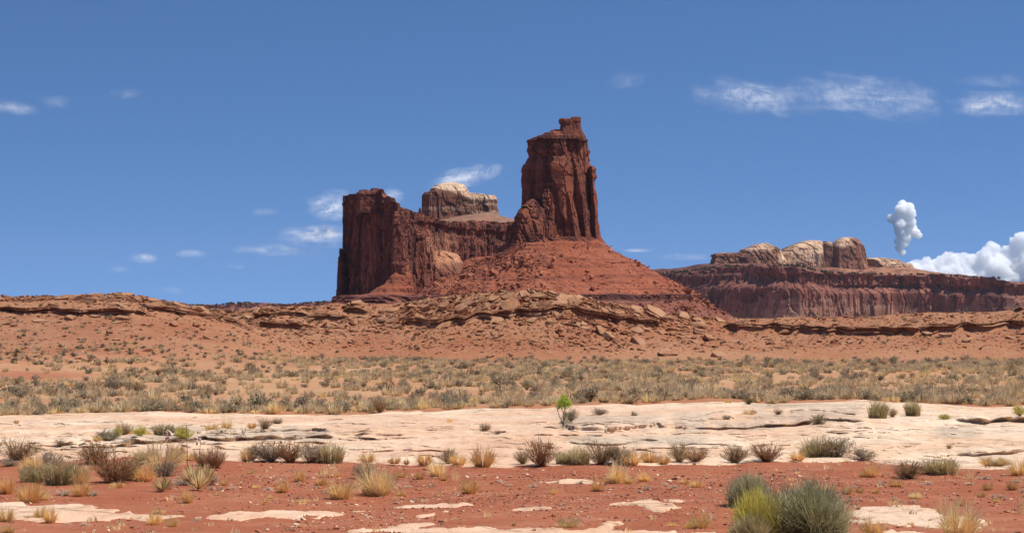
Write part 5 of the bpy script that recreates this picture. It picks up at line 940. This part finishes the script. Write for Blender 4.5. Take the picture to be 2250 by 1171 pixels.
for i in order[:nind]:
    a, b = rockzone(px[i], below[i]); bl = r.uniform() < 0.12
    rock(0, 0, sz[i]*1.35, sz[i]*(0.5 if bl else r.uniform(0.12, 0.26)), '%s %s, %s' % ('blocky tan boulder' if bl else 'tilted tan slab', b, 'on the '+a), 'fallen rocks on the '+a, bl, at=(X[i], D[i], Z[i]), tilt=-math.atan(zx[i])*1.2+r.normal(0, 0.15)+0.25*np.sign(px[i]-1150)*(850 < px[i] < 1600))
def rockscatter(name, P, S, raws, mats, mi, label, seed, tilt=None, cat='rubble'):
    r = np.random.default_rng(seed); VV, FF, TT, off = [], [], [], 0; which = r.integers(0, len(raws), len(P)); MI = []
    for k, (v, f) in enumerate(raws):
        s = which == k; m = s.sum()
        if not m: continue
        a = r.uniform(0, 2*PI, m); ti = r.normal(0, 0.25, m)+(tilt[s] if tilt is not None else 0); x = v[None]*S[s][:, None]; ca, sa = np.cos(a)[:, None], np.sin(a)[:, None]
        x = np.stack([x[..., 0]*ca-x[..., 1]*sa, x[..., 0]*sa+x[..., 1]*ca, x[..., 2]], -1); ct, st = np.cos(ti)[:, None], np.sin(ti)[:, None]
        x = np.stack([x[..., 0]*ct+x[..., 2]*st, x[..., 1], -x[..., 0]*st+x[..., 2]*ct], -1)+P[s][:, None]
        VV.append(x.reshape(-1, 3)); FF.append((f[None]+(np.arange(m)*len(v))[:, None, None]).reshape(-1, 3)+off); off += m*len(v); TT.append(np.repeat(r.uniform(0, 1, m)**1.5, len(v))); MI.append(np.repeat(mi[s], len(f)))
    me = mesh(name, np.concatenate(VV), np.concatenate(FF), mats, False, dict(tone=('POINT', np.concatenate(TT)))); me.polygons.foreach_set('material_index', np.concatenate(MI).astype(np.int32))
    return tag(obj(name, me), label, cat, kind='stuff')
i = order[nind:]; S = np.stack([sz[i]*1.3, sz[i]*0.85, sz[i]*r.uniform(0.14, 0.36, len(i))], -1); P = np.stack([X[i], D[i], Z[i]+S[:, 2]*0.25], -1)
rockscatter('slope_rubble', P, S, LT, [M['slab'], M['redrock']], (r.uniform(0, 1, len(i)) < 0.25).astype(int), 'broken tan sandstone rubble covering the ridge slopes', 5, tilt=np.clip(-zx[i], -0.4, 0.4)+0.2*np.sign(px[i]-1150)*((px[i] > 850) & (px[i] < 1600)))
# small stones on slopes
n = 50000; r = np.random.default_rng(33); px = r.uniform(-300, 2550, n); D = np.where(r.uniform(0, 1, n) < 0.6, r.uniform(163, 182, n), r.uniform(100, 170, n)); X = (px-CX)*D/F; Z, hz = soil(X, D); k = r.uniform(0, 1, n) < hz*0.75; X, D, Z = X[k], D[k], Z[k]; n = len(X)
s = 0.05+0.07*r.exponential(1, n); rockscatter('slope_stones', np.stack([X, D, Z], -1), np.stack([s*1.3, s, s*0.6], -1), LT[:6], [M['slab'], M['redrock']], (r.uniform(0, 1, n) < 0.5).astype(int), 'small stones scattered over the red slopes', 6)
# gravel on the foreground soil
n = 52000; r = np.random.default_rng(34); D = np.sqrt(r.uniform(20**2, 37**2, n)); px = r.uniform(-250, 2500, n); X = (px-CX)*D/F; Z = soil(X, D)[0]
den = np.clip(0.55+0.8*fbm(X*0.5, D*0.35, seed=550, o=3), 0.03, 1)*np.where(D > 33, 0.45, 1); k = (r.uniform(0, 1, n) < den) & (D < Df_px(px)+0.3); X, D, Z = X[k], D[k], Z[k]; n = len(X)
s = 0.008+0.010*r.exponential(1, n); s = np.minimum(s, 0.07); rockscatter('gravel', np.stack([X, D, Z+s*0.15], -1), np.stack([s*1.6, s*1.2, s*0.7], -1), LT[:6], [M['chip'], M['slick']], (r.uniform(0, 1, n) < 0.16).astype(int), 'red gravel chips strewn over the soil', 7, cat='gravel')
for px, row, w, lab in ((1500, 1047, 10, 'dark red stone by the upper left of the pebbly ground'), (1483, 1054, 16, 'dark clod left of the big green shrub'), (1585, 1068, 10, 'dark clod above the big green shrub'), (2188, 1099, 18, 'pale tan stone near the right edge'), (2028, 1055, 8, 'dark red stone right of the dark dome bush'),
                        (1438, 1034, 8, 'small dark stone right of centre on open soil'), (1820, 1053, 14, 'flat pink stone on the open soil at right'), (192, 973, 18, 'smooth pale cobble on the left slickrock'), (345, 1131, 20, 'flat pink stone above the two brownish tufts')):
    at, mpp = hit(px, row); rock(px, row, w*mpp, w*mpp*0.5, lab, None, True, 0.0, at=at, mt='slab')
# ------------------------------------------------------------------ boulders on the tower's rubble cone
def on_mesh(o, n, seed, cond):
    me = o.data; co = np.zeros(len(me.vertices)*3, np.float32); me.vertices.foreach_get('co', co); co = co.reshape(-1, 3); px = CX+F*co[:, 0]/co[:, 1]; rw = YH+F*(CZ-co[:, 2])/co[:, 1]
    k = np.nonzero(cond(px, rw, co))[0]; r = np.random.default_rng(seed); k = r.choice(k, n); return co[k]+r.normal(0, 1.0, (n, 3))*[1, 1, 0], r
PT, r = on_mesh(tal, 7000, 41, lambda px, rw, co: (co[:, 1] < 1000) & (rw < 690) & (rw > 532))
cl_ = fbm(PT[:, 0]*0.035, PT[:, 2]*0.05, seed=9, o=3)+0.5*sstep(20, 45, PT[:, 0]-25); s = 0.22+0.5*r.exponential(1, len(PT)); s = np.minimum(s, 4.6)*(0.45+0.85*sstep(-0.2, 0.5, cl_)); g_ = rockscatter('talus_rubble', PT, np.stack([s*1.2, s, s*0.8], -1), LT, [M['redrock']], np.zeros(len(PT), int), 'red rubble blocks strewn down the cone under the tower', 8)
PF, r = on_mesh(w_, 1, 42, lambda px, rw, co: rw > 600)
n_b = 0
for (px, row, w, D0) in ((1213, 575, 13, 955), (1255, 578, 11, 945), (1208, 588, 18, 940), (1300, 610, 14, 930), (1330, 615, 10, 925), (1385, 600, 12, 950), (1405, 582, 16, 965), (1399, 578, 10, 968), (1300, 640, 16, 915), (1318, 655, 18, 910), (1280, 618, 12, 928), (1325, 600, 12, 930), (1340, 552, 14, 975), (975, 615, 16, 985), (955, 628, 18, 960), (985, 628, 13, 950), (1000, 622, 12, 950), (965, 642, 16, 940), (1292, 598, 14, 930), (1440, 622, 12, 940), (1480, 640, 12, 940), (1236, 560, 10, 955), (1190, 600, 11, 938)):
    z = zrow(row, D0); dd = np.hypot(PT[:, 0]-(px-CX)*D0/F, PT[:, 2]-z); j = int(np.argmin(dd+np.abs(PT[:, 1]-D0)*0.02)); p = PT[j]; w_m = w*D0/F
    o = bpy.data.objects.new('boulder', rr_.choice(RBM)); o.scale = (w_m, w_m*0.9, w_m*0.8); o.location = (p[0], p[1]-w_m*0.2, p[2]+w_m*0.2); o.rotation_euler = (rr_.uniform(-.4, .4), rr_.uniform(-.5, .5), rr_.uniform(0, 3)); link(o)
    sd_ = 'left foot' if px < 1010 else 'left face' if px < 1240 else 'right face' if px < 1350 else 'right edge'; tag(o, 'large red boulder resting on the %s of the rubble cone' % sd_, 'boulder', 'large boulders on the %s of the rubble cone' % sd_)
# ------------------------------------------------------------------ junipers along the far mesa rim and left horizon
jm = plant_mat('dark_juniper', (0.035, 0.045, 0.02), (0.08, 0.09, 0.04), None, 0.1)
r = np.random.default_rng(51); items = []; JR = [g_bush(970+i, 14, 4, 3, 0.2, 0.25, 0.45, 0.05) for i in range(3)]
for _ in range(210):
    px = r.uniform(1440, 2240); D0 = float(interp(px, [(a[0], a[1]) for a in FR2]))+r.uniform(4, 60); rt = float(interp(px, [(a[0], a[2]) for a in FR2])); s = r.uniform(2.0, 4.0)
    if not 2195 < px < 2245: items.append((JR[r.integers(3)], ((px-CX)*D0/F, D0, zrow(rt, D0)-0.6), (s*1.3, s*1.3, s), 0, 0))
for _ in range(60):
    px = r.uniform(1545, 1760); D0 = 3190-(r.uniform(0, 60)); items.append((JR[r.integers(3)], ((px-CX)*D0/F, D0, zrow(r.uniform(589, 600), D0)), (4, 4, 3), 0, 0))
for _ in range(120):
    px = r.uniform(385, 745); D0 = float(interp(px, [(a[0], a[1]) for a in FR3]))+r.uniform(5, 120); rt = float(interp(px, [(a[0], a[2]) for a in FR3])); s = r.uniform(1.6, 3.4); items.append((JR[r.integers(3)], ((px-CX)*D0/F, D0, zrow(rt, D0)-1.0), (s*1.4, s*1.4, s), 0, 0))
scatter('juniper_scrub', items, [jm], 'tiny dark junipers dotted along the distant mesa rims', 'scrub')
# ------------------------------------------------------------------ clouds
def cloud_mat(name, wisp, dens=0.014):
    m = bpy.data.materials.new(name); m.use_nodes = True; t = m.node_tree; t.nodes.clear(); g = G(t)
    out = N(t, 'ShaderNodeOutputMaterial'); df = N(t, 'ShaderNodeBsdfDiffuse'); tl = N(t, 'ShaderNodeBsdfTranslucent'); tp = N(t, 'ShaderNodeBsdfTransparent'); mx = N(t, 'ShaderNodeMixShader'); mx2 = N(t, 'ShaderNodeMixShader')
    df.inputs[0].default_value = tl.inputs[0].default_value = (0.93, 0.93, 0.95, 1); mx.inputs[0].default_value = 0.35 if wisp else 0.28
    t.links.new(df.outputs[0], mx.inputs[1]); t.links.new(tl.outputs[0], mx.inputs[2]); t.links.new(tp.outputs[0], mx2.inputs[1]); t.links.new(mx.outputs[0], mx2.inputs[2]); t.links.new(mx2.outputs[0], out.inputs[0])
    if wisp:
        cu, cv, op = g.attr('cu'), g.attr('cv'), g.attr('opacity'); rd = g.rnd(); cmb = N(t, 'ShaderNodeCombineXYZ'); t.links.new(g.m('MULTIPLY', g.attr('au'), 1.0), cmb.inputs[0]); t.links.new(g.m('MULTIPLY', g.attr('av'), 1.0), cmb.inputs[1]); t.links.new(g.m('MULTIPLY', rd, 40.0), cmb.inputs[2])
        warp = g.noise(g.scale(cmb.outputs[0], (0.6, 1.4, 1)), 1.0, 3, 0.5); n1 = g.noise(g.scale(cmb.outputs[0], (0.45, 1.6, 1)), 1.0, 4, 0.5, 0.6); n2 = g.noise(g.scale(cmb.outputs[0], (1.0, 0.8, 1)), 2.0, 5, 0.55, 1.2)
        rad = g.m('POWER', g.m('ADD', g.m('MULTIPLY', cu, cu), g.m('MULTIPLY', cv, cv)), 0.5); fall = g.ramp(g.m('ADD', rad, g.m('MULTIPLY_ADD', warp, 1.1, -0.55)), 1.0, 0.05)
        dn = g.ramp(g.m('ADD', g.m('MULTIPLY', n1, 0.65), g.m('MULTIPLY', n2, 0.35)), 0.36, 0.70); a = g.m('MULTIPLY', g.m('MULTIPLY', fall, g.m('MULTIPLY_ADD', dn, 0.85, 0.15)), op)
        edge = g.m('MULTIPLY', g.ramp(g.m('ABSOLUTE', cu), 1.0, 0.8), g.ramp(g.m('ABSOLUTE', cv), 1.0, 0.75)); a = g.m('MULTIPLY', a, edge)
    else:
        t.nodes.clear(); out = N(t, 'ShaderNodeOutputMaterial'); vo = N(t, 'ShaderNodeVolumeScatter'); vo.inputs['Color'].default_value = (1, 1, 1, 1); vo.inputs['Density'].default_value = dens; vo.inputs['Anisotropy'].default_value = 0.0
        t.links.new(vo.outputs[0], out.inputs['Volume']); return m
    t.links.new(a, mx2.inputs[0]); return m
M['wisp'] = cloud_mat('thin_cloud', True); M['puff'] = cloud_mat('heaped_cloud', False, 0.016); M['column'] = cloud_mat('dense_cloud', False, 0.032)
def wisp(x0, x1, y0, y1, op, label, rot=0.0, D0=30000.0):
    cx, cy = (x0+x1)/2, (y0+y1)/2; w = (x1-x0)/2*1.25; h = (y1-y0)/2*1.5; a = np.linspace(-1, 1, 24); U_, V_ = np.meshgrid(a, a); c_, s_ = math.cos(rot), math.sin(rot)
    px = cx+U_*w*c_+V_*h*s_; row = cy-V_*h*c_-0*U_+U_*w*(-s_); k = D0/F
    # a sheet of cloud climbing away from the viewer
    dz = (cy-row)*k; D_ = D0+dz*1.0; X_ = (px-CX)*D_/F; Z_ = zrow(row, D_)
    o = obj('cirrus_cloud', mesh('cirrus_cloud', np.stack([X_, D_, Z_], -1), gridf(24, 24), M['wisp'], True, dict(cu=('POINT', U_), cv=('POINT', V_), au=('POINT', U_*w/40.0), av=('POINT', V_*h/40.0), opacity=('POINT', U_*0+op)))); tag(o, label, 'cloud')
for a in ((1530, 1790, 182, 246, 0.62, 'long feathery cloud, left half of the streak at upper right', -0.10), (1740, 2075, 172, 252, 0.55, 'long feathery cloud, right half of the streak at upper right', -0.08), (2090, 2275, 205, 252, 0.95, 'bright thin cloud at the right edge, upper sky'),
          (1335, 1415, 162, 196, 0.25, 'very faint cloud wisp right of the tower top', 0.1), (2110, 2260, 165, 195, 0.16, 'faintest wisp in the top right'), (940, 1098, 370, 410, 1.0, 'bright slanted cloud right above the domed butte', 0.2),
          (676, 790, 424, 480, 1.0, 'ragged white cloud touching the left side of the dark mesa'), (835, 892, 414, 446, 0.6, 'cloud scrap peeking over the dark mesa top'), (618, 800, 497, 530, 1.3, 'smooth lens-shaped cloud left of the dark mesa'),
          (515, 700, 538, 560, 0.5, 'thin long streak below the lens-shaped cloud'), (690, 745, 530, 544, 0.4, 'short thin streak touching the dark mesa'), (610, 690, 515, 536, 0.45, 'thin streak directly under the lens-shaped cloud'),
          (285, 353, 557, 575, 0.8, 'small oval cloud low at left, brighter of two'), (388, 458, 549, 565, 0.6, 'small oval cloud low at left, right one of two'), (235, 290, 583, 599, 0.2, 'faint smudge of cloud lowest at left'),
          (498, 545, 580, 591, 0.25, 'tiny faint cloud left of the dark mesa foot'), (553, 610, 458, 474, 0.35, 'tiny thin cloud in mid sky left of the mesa'), (-20, 84, 224, 250, 0.45, 'thin cloud streak cut by the left edge', -0.1),
          (88, 158, 212, 238, 0.22, 'faint streak right of the one at the left edge', -0.05), (242, 310, 198, 217, 0.22, 'faint short streak in the upper left sky'), (1365, 1435, 546, 555, 0.6, 'hairline cloud right of the rubble cone'),
          (1445, 1560, 558, 572, 0.4, 'faint long hairline cloud above the distant mesa'), (345, 415, 630, 645, 0.2, 'faint smudge just above the left skyline')):
    wisp(*a)
def ico(sub):
    bm = bmesh.new(); bmesh.ops.create_icosphere(bm, subdivisions=sub, radius=1); V = np.array([v.co[:] for v in bm.verts]); Fc = np.array([[v.index for v in f.verts] for f in bm.faces]); bm.free(); return V, Fc
IV, IF_ = ico(3)
def cumulus(label, puffs, seed, D0=36000.0, fade=None, vox=3.0, amp=1.0, mt='puff'):
    VV, FF, off = [], [], 0; r = np.random.default_rng(seed); k = D0/F
    for (px, row, rad) in puffs:
        rad = rad*1.12
        D_ = D0+r.uniform(-1, 1)*rad*k*0.6; R_ = rad*k; v = np.array([(px-CX)*k, D_, zrow(row, D0)])+IV*R_; VV.append(v); FF.append(IF_+off); off += len(v)
    me = mesh('cumulus_cloud', np.concatenate(VV), np.concatenate(FF)); o = bpy.data.objects.new('cumulus_cloud', me); COL.objects.link(o)
    m = o.modifiers.new('m', 'REMESH'); m.mode = 'VOXEL'; m.voxel_size = vox*k; bpy.context.view_layer.update()
    ev = o.evaluated_get(bpy.context.evaluated_depsgraph_get()); me2 = bpy.data.meshes.new_from_object(ev); o.modifiers.clear(); o.data = me2
    nv = len(me2.vertices); co = np.zeros(nv*3, np.float32); me2.vertices.foreach_get('co', co); co = co.reshape(-1, 3).astype(float); no = np.zeros(nv*3, np.float32); me2.vertices.foreach_get('normal', no); no = no.reshape(-1, 3)
    p = co/k; d = 0
    for fr, am, sd in ((0.055, 6.0, 0), (0.12, 3.2, 1), (0.27, 1.1, 2), (0.55, 0.3, 3)): d = d+am*(0.45-np.abs(vnoise(p[:, 0]*fr, p[:, 1]*fr, p[:, 2]*fr, seed=seed+sd))*1.6)
    co = co+no*(d*amp*k)[:, None]; me2.vertices.foreach_set('co', co.astype(np.float32).ravel()); me2.polygons.foreach_set('use_smooth', np.ones(len(me2.polygons), bool))
    rw = YH+F*(CZ-co[:, 2])/co[:, 1]; op = np.ones(nv) if fade is None else sstep(fade[1], fade[0], rw)*0.98
    at = me2.attributes.new('opacity', 'FLOAT', 'POINT'); at.data.foreach_set('value', op.astype(np.float32)); me2.materials.clear(); me2.materials.append(M[mt]); me2.update(); tag(o, label, 'cloud')
r = np.random.default_rng(61)
TOP = [(1960, 592), (2005, 577), (2030, 566), (2090, 562), (2120, 556), (2150, 562), (2175, 536), (2195, 532), (2215, 545), (2232, 512), (2260, 505), (2300, 500), (2360, 520)]
P_ = []
for _ in range(150):
    x = r.uniform(1990, 2360); t = float(interp(x, TOP)); y = r.uniform(t+8, 640); q = r.uniform(7, 14)+min(14, (y-t)*0.22); P_.append((x, max(y, t+q*0.95), q))
for x, y in ((2176, 545), (2190, 548), (2168, 552), (2236, 524), (2250, 520), (2226, 532), (2262, 516), (2120, 566), (2100, 570), (2060, 574), (2085, 567), (2035, 576)): P_.append((x, y, r.uniform(9, 14)))
cumulus('big white heaped cloud bank rising behind the right end of the mesa', P_, 71, vox=2.2)
P_ = [(1985, 452, 11), (1978, 462, 12), (1994, 458, 12), (2000, 470, 12), (1985, 478, 15), (1966, 482, 10), (1958, 480, 8), (1975, 492, 13), (1998, 488, 13), (2006, 500, 11), (1990, 504, 15), (1976, 508, 12), (2012, 510, 10), (2018, 518, 7), (1988, 522, 12), (1984, 534, 11), (1978, 544, 9), (1982, 554, 8), (1972, 530, 8)]
cumulus('small tall white cloud tower standing alone above the distant mesa', P_, 72, fade=(512, 565), vox=1.0, amp=0.5, mt='column')

# ------------------------------------------------------------------ thin desert haze
if HAZE:
    bm = bmesh.new(); bmesh.ops.create_cube(bm, size=1); me = bpy.data.meshes.new('haze'); bm.to_mesh(me); bm.free(); o = obj('haze', me); o.scale = (38000, 8600, 300); o.location = (0, 4000, 82); hm_ = bpy.data.materials.new('thin_haze'); hm_.use_nodes = True; t = hm_.node_tree; t.nodes.clear()
    out = N(t, 'ShaderNodeOutputMaterial'); pv = N(t, 'ShaderNodeVolumePrincipled'); pv.inputs['Color'].default_value = (0.72, 0.80, 0.95, 1); pv.inputs['Density'].default_value = HAZE; pv.inputs['Anisotropy'].default_value = 0.2
    t.links.new(pv.outputs[0], out.inputs['Volume']); me.materials.append(hm_); tag(o, kind='stuff')
